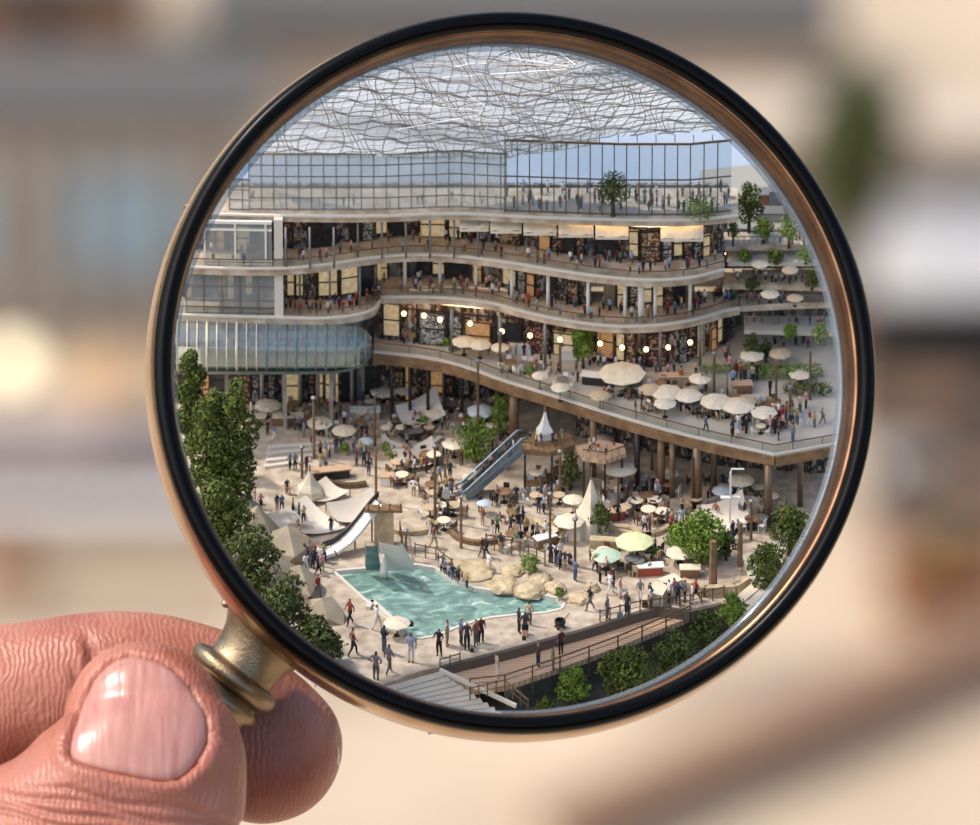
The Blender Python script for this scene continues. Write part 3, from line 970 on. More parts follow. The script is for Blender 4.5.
# soffit timbers under the slabs
E1s = slab(E1, H1, .10, 316, M['deckstone'], 'terrace_slab')
a = xy(E1s, H1); q = MB()
for p, r in zip(a, a[1:]): q.beam((p[0], p[1] - .02, Z0 + H1 - .06), (r[0], r[1] - .02, Z0 + H1 - .06), .05, .11)
q.build('timber_fascia', M['timber'], bld)
rail(E3, H3); rail(E2L, H2); rail(E2, H2); rail(E1, H1, .10)
BASE1 = smoothline([(378, 338), (440, 344), (500, 350), (560, 352), (600, 360), (640, 367), (685, 362), (715, 348), (735, 335)], 2)
wallband(BASE1, H1, H2 - .08, 0, M['shopwarm'], .12)
wallband(E3, H3, H4 - .07, .42, M['shopdark'], .15)
wallband(E2L, H2, H3 - .08, .40, M['shopdark'], .14)
wallband([p for p in E2 if p[0] < 745], H2, H3 - .08, .42, M['shopgrey'], .13, x1=500)
wallband([p for p in E2 if p[0] < 745], H2, H3 - .08, .40, M['shopdark'], .13, x0=490, x1=600)
wallband([p for p in E2 if p[0] < 745], H2, H3 - .08, .42, M['curtain'], .13, x0=596, x1=700)
# ground level shopfronts under the decks
G0 = [(170, 402), (300, 402), (380, 399), (470, 398), (560, 402), (860, 412)]
wallband(G0, 0, H1 - .1, 0, M['shopdark'], .2)
wallband([(575, 436), (640, 450), (720, 466), (860, 476)], 0, H1 - .1, 0, M['shopdark'], .22)
wallband([(282, 398), (378, 398)], 0, H1 - .1, -.05, M['shopgrey'], .24)
# columns
for i, px in enumerate(range(286, 480, 24)): column(px, 258 if px > 350 else 268, H3, H4 - .07, .012)
for px, py in ((405, 290), (440, 290), (476, 294), (512, 302), (548, 311), (588, 318), (625, 322), (655, 322), (690, 316)): column(px, py, H2, H3 - .08, .018, M['whitepaint'])
column(641, 322, H2, H3 - .08, .035, M['whitepaint'])
for px in (300, 330, 360): column(px, 308, H2, H3 - .08, .012)
for px, py in ((452, 352), (500, 360), (545, 366), (660, 372), (700, 366)): column(px, py, H1, H2 - .08, .018)
for px, py, r, m in ((514, 452, .05, 'timber'), (546, 452, .03, 'timber'), (593, 482, .035, 'timber'), (637, 496, .03, 'darkmetal'), (661, 499, .04, 'timber'), (672, 503, .03, 'timber'), (697, 512, .05, 'bronze'), (714, 500, .03, 'bronze'), (768, 530, .045, 'bronze'), (800, 512, .03, 'bronze')):
    column(px, py - 6, 0, H1 - .1, r, M[m])
for px in (262, 284, 300, 318, 334, 352): column(px, 406, 0, H1 - .1, .02, M['concrete'])
for px in (392, 410, 428, 444, 462): column(px, 420, 0, H1 - .1, .018, M['darkmetal'])
q = MB(); yb = G(470, 272, H2).y - .04; xa, xb = G(215, 300, H2).x, G(728, 300, H2).x
q.box(((xa + xb) / 2, yb, Z0 + (H1 + H4 - .08) / 2), (xb - xa, .05, H4 - .08 - H1)); q.build('core_wall', M['shopgrey'], bld)
q = MB(); yb = G(470, 390, 0).y; xa, xb = G(205, 300, H2).x, G(752, 300, H2).x
q.box(((xa + xb) / 2, yb, Z0 + (H2 - .08) / 2), (xb - xa, .05, H2 - .08)); q.build('core_wall', M['shopgrey'], bld)
glow = mat('soffit_light', (255, 226, 180), .4, emit=(255, 220, 170), es=4.5)
for ed, h, x0, x1 in ((E3, H4 - .075, 285, 722), (E2, H3 - .085, 380, 735), (E2L, H3 - .085, 285, 380), (BASE1, H2 - .085, 378, 735)):
    e = [p for p in dense(ed, 8) if x0 <= p[0] <= x1]
    a = offs(e, {H4 - .075: H3, H3 - .085: H2}.get(h, H1), .30 if ed is not BASE1 else -.05)
    q = MB()
    for p, r in zip(a, a[1:]): q.beam((p[0], p[1], Z0 + h), (r[0], r[1], Z0 + h), .03, .012)
    q.build('soffit_light', glow, bld)
for px in (279,):
    p = G(px, 318, H2); q = MB(); q.box((p.x, p.y + .05, Z0 + (H1 + .5 + H4) / 2), (.09, .07, H4 - H1 - .5)); q.build('pier', M['coping'], bld)
under(bld)

# pendants and lamps that give the shopfronts their warmth
wl = mat('warm_bulb', (255, 220, 160), .4, emit=(255, 206, 140), es=6)
pend = None
ORD = ('first', 'second', 'third', 'fourth', 'fifth', 'sixth', 'seventh', 'eighth', 'ninth', 'tenth', 'eleventh', 'twelfth')
spots = [(424, 318), (440, 322), (470, 326), (502, 334), (530, 338), (560, 342), (600, 346), (622, 350), (646, 352), (668, 350), (690, 345), (404, 316)]
for i, (px, py) in enumerate(spots):
    if pend is None:
        pend = thing('pendant_lamp', '', 'lamp', (0, 0, 0), 0, 'warm pendants under the gallery')
        MB().lathe([(.001, -.03), (.02, -.02), (.026, 0), (.02, .02), (.001, .03)], 8).build('bulb', wl, pend, True)
        MB().tube([(0, 0, .02), (0, 0, .12)], .004, 4).build('cord', M['darkmetal'], pend)
        o = pend
    else: o = copy_tree(pend)
    p = G(px, py + 34, H1); o.location = (p.x, p.y + .06, Z0 + H2 - .2)
    o['label'] = 'small warm pendant lamp over the terrace shopfronts, %s from the atrium' % ORD[sorted(s_[0] for s_ in spots).index(px)]

# glazed rooftop hall
def glazed(name, label, edge, h, top, dy, step, m, bars, trans=(.5,), cat='glass hall', fr=None):
    t = thing(name, label, cat, G(edge[0][0], edge[0][1], h))
    e = [p for p in dense(edge, 6) if inside(*p, CR) and inside(p[0], p[1] - (top - h) * 86.6, CR)]
    a = offs(e, h, dy)
    q = MB()
    for p, r in zip(a, a[1:]):
        q.add([(p[0], p[1], Z0 + h), (r[0], r[1], Z0 + h), (r[0], r[1], Z0 + top), (p[0], p[1], Z0 + top)], [(0, 1, 2, 3)])
    q.build('glazing', m, t)
    for f in (0.02,) + tuple(trans) + (1,):
        q = MB()
        z = Z0 + h + (top - h) * f
        for p, r in zip(a, a[1:]): q.beam((p[0], p[1], z), (r[0], r[1], z), bars * (1.6 if f == 1 else 1))
        q.build('transom', fr or M['bronze'], t)
    acc = 9
    q = MB()
    for p, r in zip(a, a[1:]):
        acc += hypot(r[0] - p[0], r[1] - p[1])
        if acc >= step:
            acc = 0; q.box((p[0], p[1], Z0 + (h + top) / 2), (bars, bars * 1.5, top - h))
    q.build('mullion', fr or M['bronze'], t)
    return t
t = glazed('glass_pavilion', 'tall clear glass pavilion on the roof deck with thin bronze frame', [(505, 214), (560, 216), (620, 218), (690, 218), (731, 214)], H4, H5 + .02, .05, .11, M['glass'], .012)
a = xy([(505, 214), (731, 214)], H4)
q = MB()
for i in range(13):
    f = i / 12; x = a[0][0] + (a[1][0] - a[0][0]) * f
    q.beam((x, a[0][1] + .05, Z0 + H5), (x, a[0][1] + .2, Z0 + H5), .01)
q.build('rafter', M['greymetal'], t)
under(t)
t = glazed('glass_gallery', 'long low glass gallery with a close grid at the foot of the vault', [(150, 211), (280, 213), (380, 213), (455, 210), (507, 213)], H4, H4 + .66, .06, .095, M['glassbox'], .010, (.22, .4, .6, .8), fr=M['greymetal'])
under(t)
t = glazed('glass_gallery', 'short lower end of the glass gallery against the rim', [(216, 212), (249, 213)], H4, H4 + .36, .06, .095, M['glassbox'], .010, (.33, .66), fr=M['greymetal'])
under(t)
t = glazed('glazed_bay', 'white glazed bay stacked at the edge of the galleries', [(150, 262), (272, 264)], H3, H4 - .05, -.02, .3, M['glassbox'], .02, (.1, .82), 'glass bay', M['whitepaint'])
under(t)
t = glazed('glazed_bay', 'lower glazed bay with display shelves above the glass tube', [(150, 312), (276, 314)], H2, H3 - .05, -.02, .13, M['glassbox'], .012, (.3, .6), 'glass bay', M['greymetal'])
under(t)
# glass tube gallery
tb = thing('glass_tube_gallery', 'horizontal ribbed glass tube gallery with teal underside left of the atrium', 'glass tube', G(280, 360, H1))
yc = G(280, 362, .86).y
zc = Z0 + 1.06
x0, x1 = G(178, 360, .86).x, G(360, 360, .86).x
def tr(x):
    f = (x - (x1 - .35)) / .5
    return .27 * (1 if f < 0 else sqrt(max(.02, 1 - f * f)))
xs = [x0 + (x1 + .12 - x0) * i / 40 for i in range(41)]
q = MB(); q.grid(lambda u, v: (lambda x, a: (x, yc - tr(x) * cos(a), zc + tr(x) * sin(a)))(x0 + (x1 + .12 - x0) * u, radians(-35 + 170 * v)), 40, 12)
q.build('glazing', M['glasstube'], tb, True)
q = MB(); q.grid(lambda u, v: (lambda x, a: (x, yc - tr(x) * cos(a) * 1.08, zc - .02 + tr(x) * sin(a) * 1.05))(x0 + (x1 + .14 - x0) * u, radians(-100 + 68 * v)), 40, 6)
q.build('underside', M['teal'], tb, True)
for i in range(20):
    x = x0 + (x1 - x0 + .06) * i / 19
    q = MB(); q.tube([(x, yc - tr(x) * cos(radians(a)) * 1.02, zc + tr(x) * sin(radians(a)) * 1.02) for a in range(-40, 140, 15)], .007 if i % 3 else .013, 5)
    q.build('rib', M['teal'] if i > 8 else M['cream'], tb)
q = MB(); q.box(((x0 + x1) / 2, yc + .05, zc - .17), (x1 - x0, .4, .02)); q.build('walkway', M['cream'], tb)
q = MB(); q.box(((x0 + x1) / 2, yc + .3, zc), (x1 - x0, .03, .5)); q.build('rear_wall', M['shopgrey'], tb)
for x in (x0 + .5, x0 + 1.1, x1 - .3):
    q = MB(); q.beam((x, yc + .1, Z0), (x, yc + .1, zc - .28), .04); q.build('pier', M['concrete'], tb)
under(tb)

# the great glass vault
vault = thing('glass_vault', 'vast rippled glass vault with fine grey lattice over the building', 'glass roof', P(330, 190, 4.4))
def VS(u, v):
    """u along, v from the springing (0) up and forward to the crown (1)"""
    ybot = 152 + 6 * sin(u * 3)
    x = 150 + 640 * u
    if x > 505: ybot = 158 - 24 * min(1, (x - 505) / 160)
    y = ybot + (22 - ybot) * v
    y += 5 * sin(u * 9 + v * 5) * v * (1 - v) * 2
    t = 4.3 - 2.5 * v + .18 * sin(u * 14 + v * 3) + .14 * cos(v * 12 + u * 6)
    return x, y, t
def VP(u, v, dt=0):
    x, y, t = VS(u, v)
    return P(x, y, t + dt)
NU, NV = 80, 34
keep = {}
q = MB()
vid = {}
for j in range(NV + 1):
    for i in range(NU + 1):
        x, y, t = VS(i / NU, j / NV)
        lim = 742 if True else 0
        if inside(x, y, CR) and not (x > 600 and y > 138 - (x - 600) * .06):
            vid[(i, j)] = len(q.v); q.v.append(tuple(VP(i / NU, j / NV)))
for j in range(NV):
    for i in range(NU):
        c = [(i, j), (i + 1, j), (i + 1, j + 1), (i, j + 1)]
        if all(k in vid for k in c): q.f.append(tuple(vid[k] for k in c)); q.m.append(0)
q.build('glass_skin', M['glassroof'], vault, True)
steel = mat('vault_steel', (166, 158, 150), .45, .3)
steelw = mat('vault_steel_white', (236, 234, 230), .45, .2)
r = random.Random(3)
for k in range(0, NV + 1):
    q = MB(); run = []
    for i in range(NU * 2 + 1):
        u = i / (NU * 2); v = k / NV + .012 * sin(i * .35 + k * 1.7) + .006 * sin(i * .9 + k)
        v = min(1, max(0, v))
        x, y, t = VS(u, v)
        if inside(x, y, CR - 2) and not (x > 600 and y > 138 - (x - 600) * .06): run.append(VP(u, v, -.02))
        else:
            if len(run) > 2: q.tube(run, .0075 if k % 4 else .013, 4)
            run = []
    if len(run) > 2: q.tube(run, .0075, 4)
    if q.v: q.build('purlin', steel if k % 3 else steelw, vault)
for k in range(0, 92):
    q = MB(); run = []
    for j in range(31):
        v = j / 30; u = k / 91 + .010 * sin(v * 13 + k * .7) + .05 * (v - .5) * sin(k * .11) - .12 * v * (k / 91 - .5) * 0
        if u < 0 or u > 1: continue
        x, y, t = VS(u, v)
        if inside(x, y, CR - 2) and not (x > 600 and y > 138 - (x - 600) * .06): run.append(VP(u, v, -.02))
        else:
            if len(run) > 2: q.tube(run, .006, 4)
            run = []
    if len(run) > 2: q.tube(run, .006 if k % 6 else .014, 4)
    if q.v: q.build('rib', steel if k % 2 else steelw, vault)
for hx, hy, ht, rad, nn in ((495, 112, 3.0, 80, 22), (580, 68, 2.0, 62, 26)):
    for i in range(nn):
        a = pi * 2 * i / nn
        q = MB(); pts = []
        for s in range(7):
            f = (s + 1) / 7; x, y = hx + rad * f * cos(a) * 1.5, hy + rad * .42 * f * sin(a)
            if inside(x, y, CR - 2) and y < 150: pts.append(P(x, y, ht - .25 + .5 * f * f))
        if len(pts) > 2: q.tube(pts, .005, 4); q.build('fan_strut', steelw if i % 3 == 0 else steel, vault)
    for rr in (.33, .66, 1):
        pts = []
        for i in range(33):
            a = pi * 2 * i / 32; x, y = hx + rad * rr * cos(a) * 1.5, hy + rad * .42 * rr * sin(a)
            if inside(x, y, CR - 2) and y < 150: pts.append(P(x, y, ht - .25 + .5 * rr * rr))
        if len(pts) > 3: MB().tube(pts, .008, 4).build('fan_ring', steel, vault)
under(vault)

# awnings on the third level
def awning(px, py, w, label):
    p = G(px, py, H3)
    t = thing('awning', label, 'awning', (p.x, p.y + .40, Z0 + H3 + .34), 0, 'cream awnings of the third gallery')
    w *= .01
    q = MB(); q.grid(lambda u, v: ((u - .5) * w, -.2 * v, .1 - .07 * v + .01 * sin(u * pi * 3)), 8, 4)
    q.grid(lambda u, v: ((u - .5) * w, -.2, .03 - .03 * v), 8, 1)
    q.build('canopy', M['cream'], t)
    for s in (-1, 1):
        q = MB(); q.beam((s * w * .48, 0, .02), (s * w * .48, -.19, .02), .01); q.build('arm', M['darkmetal'], t)
for i, (px, w) in enumerate(((474, 30), (506, 32), (540, 34), (576, 36), (612, 34))):
    awning(px, 270 + i * 2, w, 'cream awning over the third gallery, %s along from the atrium corner' % ('first', 'second', 'third', 'fourth', 'fifth')[i])
awning(682, 280, 44, 'wide cream awning at the rounded end of the third gallery')
# ------------------------------------------------------------------ plants
def leaves(q, blobs, n, size, r, flat=.6):
    n = int(n * 1.9)
    tot = sum(b[3] ** 2 for b in blobs)
    for bx, by, bz, br, sz in blobs:
        for _ in range(int(n * br * br / tot)):
            th, u = r.uniform(0, 2 * pi), r.uniform(-.75, 1)
            k = r.uniform(.72, 1.08) * (1 + .16 * sin(5 * th + 7 * u))
            s = sqrt(1 - u * u)
            d = Vector((cos(th) * s, sin(th) * s, u))
            c = Vector((bx + d.x * br * k, by + d.y * br * k, bz + d.z * br * k * sz))
            nn = (d + Vector((r.gauss(0, flat), r.gauss(0, flat), r.gauss(0, flat)))).normalized()
            a = nn.orthogonal().normalized(); b_ = nn.cross(a)
            w = r.uniform(0, 2 * pi); a, b_ = a * cos(w) + b_ * sin(w), b_ * cos(w) - a * sin(w)
            k = size * r.uniform(.6, 1.2)
            q.add([c - a * k, c - b_ * k * .55, c + a * k, c + b_ * k * .55], [(0, 1, 2, 3)])

def tree(name, label, px, py, h, wpx, hpx, m, n=700, size=.022, seed=1, z=0, cat='tree', trunk=.25, nb=6, group=None, lean=0):
    """foot at px,py on level h; wpx wide and hpx tall as it stands"""
    p = G(px, py, h)
    t = thing(name, label, cat, p, 0, group)
    r = random.Random(seed)
    H = hpx * .01 / cos(TH); W = wpx * .01
    if trunk > 0:
        q = MB(); q.tube([(0, 0, 0), (lean * .3, 0, H * trunk), (lean, 0, H * .75)], [W * .05 + .008, W * .035 + .006, .004], 6)
        for k in range(3):
            a = k * 2.1; q.tube([(lean * .3, 0, H * (trunk + .05)), (lean * .6 + cos(a) * W * .25, sin(a) * W * .25, H * .65)], [W * .02 + .003, .003], 5)
        q.build('trunk', M['bark'], t, True)
    blobs = []
    lo = H * trunk
    for k in range(nb):
        f = (k + .5) / nb
        zz = lo + (H - lo) * (f * .8 + .12)
        prof = sin(pi * (f * .8 + .15)) ** .7
        a = k * 2.4 + seed
        br = W * .30 * prof + W * .06
        blobs.append((lean * f + cos(a) * W * .2 * prof, sin(a) * W * .2 * prof, zz, br, min(1.4, max(.7, (H - lo) / nb / br * 1.1))))
    q = MB(); leaves(q, blobs, n, size, r)
    q.build('foliage', m, t)
    return t

# the big tree belt that climbs the western rim
belt = [(192, 470, 32, 134, 'tall green tree highest up the curved rim'), (212, 520, 50, 140, 'broad green tree below the tallest one on the rim'),
        (236, 520, 48, 152, 'dense green tree reaching out over the faceted rocks'), (222, 566, 56, 90, 'dark green tree between the rim and the rocks'),
        (252, 604, 62, 80, 'low dark tree with blossom specks above the brass neck'), (284, 644, 62, 66, 'dark bushy tree by the faceted rocks near the rim'),
        (316, 668, 54, 48, 'lowest dark bush of the rim beside the paved slope')]
for i, (px, py, w, hh, lb) in enumerate(belt):
    tree('leafy_tree', lb, px, py, 0, w, hh, M['leaf'] if i < 4 else M['leafdark'], 2600 if i < 4 else 1500, .026, 11 + i, trunk=.04, nb=9 if i < 3 else 5, group='trees along the rim')
bm_ = mat('blossom', (200, 170, 190), .7)
for i, (px, py) in enumerate(((262, 590), (300, 640), (325, 662), (240, 570), (288, 612))):
    p = G(px, py, .35); r = random.Random(i); q = MB()
    for k in range(14):
        c = p + Vector((r.gauss(0, .08), -.25 + r.gauss(0, .04), r.gauss(0, .06))); q.box(c, (.014, .014, .014), r.random())
    q.build('blossom_cluster', bm_)
    tag(COL.objects[-1], 'sprinkle of pale lilac blossom on the dark bushes by the rim, %s down the slope' % ('second', 'fourth', 'lowest', 'first', 'third')[i], 'blossom')

tree('young_tree', 'slender bright green tree standing on the terrace by the cream parasols', 583, 368, H1, 24, 56, M['leafbright'], 1100, .02, 3, trunk=.12, nb=6)
tree('roof_tree', 'dark green tree at the end of the roof deck against the sky', 749, 232, H3, 30, 50, M['leaf'], 900, .018, 4, trunk=.2)
tree('roof_tree', 'yellow green small tree below the dark one at the roof end', 764, 243, H3, 20, 26, M['leafbright'], 400, .016, 5, trunk=.2)
tree('roof_tree', 'pale hazy tree in front of the far blocks', 789, 248, H3, 24, 34, M['leafpale'], 450, .016, 6, trunk=.2)
tree('roof_tree', 'olive tree in a gap beside the awning end', 733, 246, H3, 12, 30, M['leaf'], 240, .014, 7, trunk=.2)
tree('terrace_tree', 'dark conical tree under the bridge on the terrace', 752, 366, H1, 18, 34, M['leafdark'], 500, .016, 8, trunk=.1)
tree('terrace_tree', 'small dark tree beside the conical tree on the terrace', 766, 362, H1, 12, 24, M['leafdark'], 300, .014, 9, trunk=.1)
tree('pavilion_tree', 'round grey green tree inside the glass pavilion', 613, 216, H4, 34, 44, M['leafdark'], 600, .016, 10, trunk=.3)
tree('pavilion_shrub', 'yellow green hedge inside the glass pavilion by its end', 700, 215, H4, 44, 16, M['leafbright'], 420, .014, 12, trunk=0, nb=5)
def hedge(px0, px1, py, h, hpx, m, label, n=700, seed=2):
    p = G((px0 + px1) / 2, py, h); t = thing('clipped_hedge', label, 'hedge', p)
    W = (px1 - px0) * .01; H = hpx * .01 / cos(TH); r = random.Random(seed)
    q = MB(); nb = max(3, int(W / H * 1.6))
    leaves(q, [((i + .5) / nb * W - W / 2, 0, H * .5, H * .55, .95) for i in range(nb)], n, .016, r)
    q.build('foliage', m, t)
hedge(742, 822, 378, H1, 14, M['leafbright'], 'long bright hedge at the back of the terrace')
hedge(786, 830, 395, H1, 12, M['leaf'], 'short darker hedge in front of the long one', 400, 3)
hedge(700, 740, 372, H1, 8, M['leafpale'], 'low pale hedge beside the rounded shopfront', 300, 4)
tree('bush', 'bright green bush with many shoots beside the escalator foot', 476, 462, 0, 44, 44, M['leafbright'], 800, .018, 21, cat='bush', trunk=.05)
tree('bush', 'thin green climber behind the escalator top', 500, 440, 0, 22, 50, M['leafbright'], 420, .016, 22, cat='bush', trunk=.05)
tree('bush', 'green shrub hanging under the timber platform', 570, 490, 0, 22, 40, M['leaf'], 420, .017, 23, cat='bush', trunk=.1)
tree('bush', 'dark pointed shrub beside the peaked tent', 600, 535, 0, 24, 34, M['leaf'], 520, .018, 24, cat='bush', trunk=.1)
tree('bush', 'large round bright green bush east of the parasols', 701, 562, 0, 54, 50, M['leafbright'], 1600, .022, 25, cat='bush', trunk=.08, nb=8)
tree('bush', 'smaller bright bush leaning on the large round one', 677, 552, 0, 26, 30, M['leafbright'], 500, .019, 26, cat='bush', trunk=.08)
tree('bush', 'dark rounded shrub behind the timber post', 726, 560, 0, 22, 28, M['leafdark'], 420, .018, 27, cat='bush', trunk=.08)
tree('rim_tree', 'tall leafy tree by the eastern rim', 790, 556, 0, 44, 52, M['leaf'], 1300, .022, 28, trunk=.1, nb=7)
tree('rim_tree', 'wide leafy tree under the tall one at the eastern rim', 768, 590, 0, 44, 46, M['leaf'], 1200, .022, 29, trunk=.1, nb=6)
tree('bush', 'green bush at the end of the stone wall near the rim', 733, 626, 0, 28, 34, M['leafbright'], 600, .02, 30, cat='bush', trunk=.05)
tree('bush', 'pale yellow green bush on the sandstone by the pool', 530, 575, 0, 20, 22, M['leafpale'], 420, .017, 31, cat='bush', trunk=.1)
tree('garden_shrub', 'yellow green shrub behind the glass below the boardwalk', 573, 704, -.45, 34, 38, M['leafbright'], 800, .022, 32, cat='bush', trunk=.05)
tree('garden_shrub', 'wide blue green shrub mass below the boardwalk', 628, 694, -.45, 58, 44, M['leaf'], 1700, .022, 33, cat='bush', trunk=.03, nb=7)
tree('garden_shrub', 'dark green shrub at the end of the garden below the deck', 676, 672, -.45, 44, 40, M['leafdark'], 1100, .022, 34, cat='bush', trunk=.03)
tree('garden_shrub', 'dark shrub under the deck edge nearest the rim', 706, 650, -.45, 40, 40, M['leafdark'], 900, .022, 35, cat='bush', trunk=.03)
tree('garden_shrub', 'small shrub at the shoreline of the garden beside the stairs end', 545, 712, -.45, 18, 14, M['leaf'], 300, .018, 36, cat='bush', trunk=.03)

pots = [(393, 462, 'white pot plant on the open plaza'), (386, 455, 'small pot plant beside the white one'), (424, 428, 'green pot plant by the crescent bench'), (345, 455, 'bright green pot plant near the western steps'), (640, 560, 'pot plant by the green parasol'), (560, 600, 'pot plant on the pool edge stones'), (505, 470, 'pot plant at the escalator side'), (655, 560, 'slim potted cypress on the eastern plaza'), (447, 350, 'pot plant on the narrow part of the terrace'), (530, 378, 'pot plant between the terrace parasols'), (628, 395, 'pot plant at the terrace middle')]
for i, (px, py, lb) in enumerate(pots):
    h = H1 if i > 7 else 0
    p = G(px, py, h); t = thing('potted_plant', lb, 'plant', p)
    MB().lathe([(.001, 0), (.022, 0), (.034, .05), (.028, .05), (.001, .045)], 10).build('pot', M['sandstone'] if i % 2 else M['whitepaint'], t)
    q = MB(); leaves(q, [(0, 0, .09, .045, 1.2)], 120, .014, random.Random(i)); q.build('plant', M['leafbright'], t)

# ------------------------------------------------------------------ rocks and stone
def rock(px, py, w, d, hh, m, label, seed, sub=1, h=0, cat='rock', jag=.25):
    p = G(px, py, h)
    bm = bmesh.new(); bmesh.ops.create_icosphere(bm, subdivisions=sub, radius=1)
    r = random.Random(seed)
    for v in bm.verts:
        v.co *= 1 + r.uniform(-jag, jag)
        v.co.x *= w / 2; v.co.y *= d / 2; v.co.z = max(v.co.z, -.05) * hh
    me = bpy.data.meshes.new('rock'); bm.to_mesh(me); bm.free(); me.materials.append(m)
    o = link(bpy.data.objects.new('boulder', me)); o.location = p; o.rotation_euler = (0, 0, r.uniform(0, 3))
    return tag(o, label, cat)
for i, (px, py, w, d, hh) in enumerate(((258, 545, .62, .7, .42), (288, 556, .6, .7, .34), (300, 590, .5, .8, .30), (272, 585, .6, .7, .34), (322, 616, .46, .6, .2), (245, 520, .5, .5, .3))):
    rock(px, py, w, d, hh, M['rock'], ('large pale faceted boulder at the top of the western slope', 'smooth faceted boulder next to the crowd by the curved ramp', 'long faceted boulder above the paved slope', 'broad faceted boulder between the trees and the ramp crowd', 'low flat boulder beside the pool path', 'pale faceted boulder under the big trees')[i], 40 + i, 1, jag=.16)
for i, (px, py, w, d, hh) in enumerate(((458, 566, .2, .3, .07), (476, 572, .5, .5, .10), (504, 586, .42, .4, .12), (530, 592, .4, .4, .14), (555, 590, .3, .3, .12), (512, 572, .3, .3, .10), (578, 600, .3, .3, .10), (592, 590, .16, .2, .14), (540, 580, .34, .3, .12))):
    rock(px, py, w * .85, d * .8, hh * .62, M['sandstone'], 'sunlit sandstone rock on the pool shore, ' + ('nearest the bathers', 'broad and flat', 'with the slanted face', 'in front of the pale bush', 'beside the railing', 'behind the broad flat one', 'at the far end', 'grey and upright', 'just behind the pale bush')[i], 60 + i, 3, jag=.12)
def stonewall(pts, w, hh, m, label, name='stone_wall', cat='wall', h=0):
    q = MB()
    P3 = [G(x, y, h) for x, y in pts]; o0 = P3[0]
    for a, b_ in zip(P3, P3[1:]):
        q.beam(a - o0 + Vector((0, 0, hh / 2)), b_ - o0 + Vector((0, 0, hh / 2)), w, hh)
    o = q.build(name, m); o.location = o0
    return tag(o, label, cat)
stonewall([(682, 588), (705, 596), (735, 594), (748, 586)], .07, .11, M['sandstone'], 'low curved stone wall in front of the large round bush')
stonewall([(655, 606), (662, 594), (678, 588)], .16, .14, M['cream'], 'rounded pale stone block ending the low curved wall')
stonewall([(733, 612), (750, 598), (762, 588)], .12, .09, M['cream'], 'pale stone kerb, upper one by the eastern rim')
stonewall([(740, 620), (757, 606), (770, 594)], .12, .09, M['cream'], 'pale stone kerb, lower one by the eastern rim')
stonewall([(590, 546), (620, 548), (640, 540)], .10, .10, M['sandstone'], 'stone planter edge under the peaked tent')
stonewall([(590, 536), (600, 530), (630, 532), (642, 538)], .06, .07, M['sandstone'], 'thin stone kerb behind the peaked tent')
stonewall([(368, 610), (372, 603), (404, 632), (400, 636)], .05, .04, M['coping'], 'raised pale kerb along the pool corner')
for i, (a, b_, c) in enumerate(((445, 268, 352), (451, 268, 340), (458, 266, 326), (464, 264, 310))):
    stonewall([(b_, a + 4), ((b_ + c) / 2, a + 1), (c, a - 3)], .05, .03 + .0 * i, M['coping'], ('topmost', 'second', 'third', 'lowest')[i] + ' of the long pale steps west of the plaza', 'step', 'step')
def crescent(px, py, rx, a0, a1, label, m=None, hh=.05, w=.05, h=0, ry=None):
    q = MB(); c = G(px, py, h); ry = ry or rx
    pts = [Vector((rx * cos(radians(a)), ry * sin(radians(a)), hh / 2)) for a in range(a0, a1 + 1, 12)]
    for a, b_ in zip(pts, pts[1:]): q.beam(a, b_, w, hh)
    o = q.build('curved_bench', m or M['coping']); o.location = c
    tag(o, label, 'bench')
crescent(412, 436, .3, 190, 350, 'crescent bench around the rear pot plant')
crescent(412, 432, .22, 10, 170, 'timber crescent seat behind the rear pot plant', M['timber'])
crescent(440, 480, .34, 200, 340, 'pale curved bench in the plaza middle')
crescent(350, 470, .36, 190, 300, 'dark timber curved seat on the western plaza', M['bronze'])
crescent(530, 560, .3, 20, 160, 'curved bench of pale stone behind the shore rocks')
crescent(640, 520, .34, 200, 340, 'curved bench beside the cream parasol', M['sandstone'])
crescent(735, 520, .42, 20, 160, 'curved pale bench under the terrace corner')
crescent(735, 530, .5, 30, 150, 'outer curved pale bench under the terrace corner', M['deckstone'])
crescent(480, 530, .3, 190, 330, 'timber curved seat in front of the escalator', M['timber'])
crescent(410, 520, .3, 200, 350, 'stone curved seat behind the slide', M['sandstone'])
crescent(560, 520, .26, 190, 330, 'sand coloured curved seat before the platform', M['sandstone'])

# ------------------------------------------------------------------ parasols, tents and sails
def mk_parasol(m):
    t = thing('parasol', '', 'parasol', (0, 0, 0))
    q = MB(); q.lathe([(.5, -.17), (.34, -.08), (.15, -.02), (.004, .01)], 8, (0, 0, 1)); q.lathe([(.5, -.17), (.5, -.21)], 8, (0, 0, 1))
    q.build('canopy', m, t)
    q = MB(); q.tube([(0, 0, 0), (0, 0, 1)], .022, 6); q.build('pole', M['darkmetal'], t)
    q = MB(); q.lathe([(.001, 0), (.12, 0), (.12, .04), (.001, .05)], 10); q.build('base', M['darkmetal'], t)
    return t
PAR = {}
def parasol(px, py, wpx, h, mk, label, hh=.30, group=None):
    if mk not in PAR: PAR[mk] = o = mk_parasol(M[mk])
    else: o = copy_tree(PAR[mk])
    drop = hh * 86.6
    p = G(px, py + drop, h); o.location = p
    o.scale = (wpx * .01, wpx * .01, hh); o.rotation_euler = (0, 0, px * .37)
    o['label'] = label
    if group: o['group'] = group
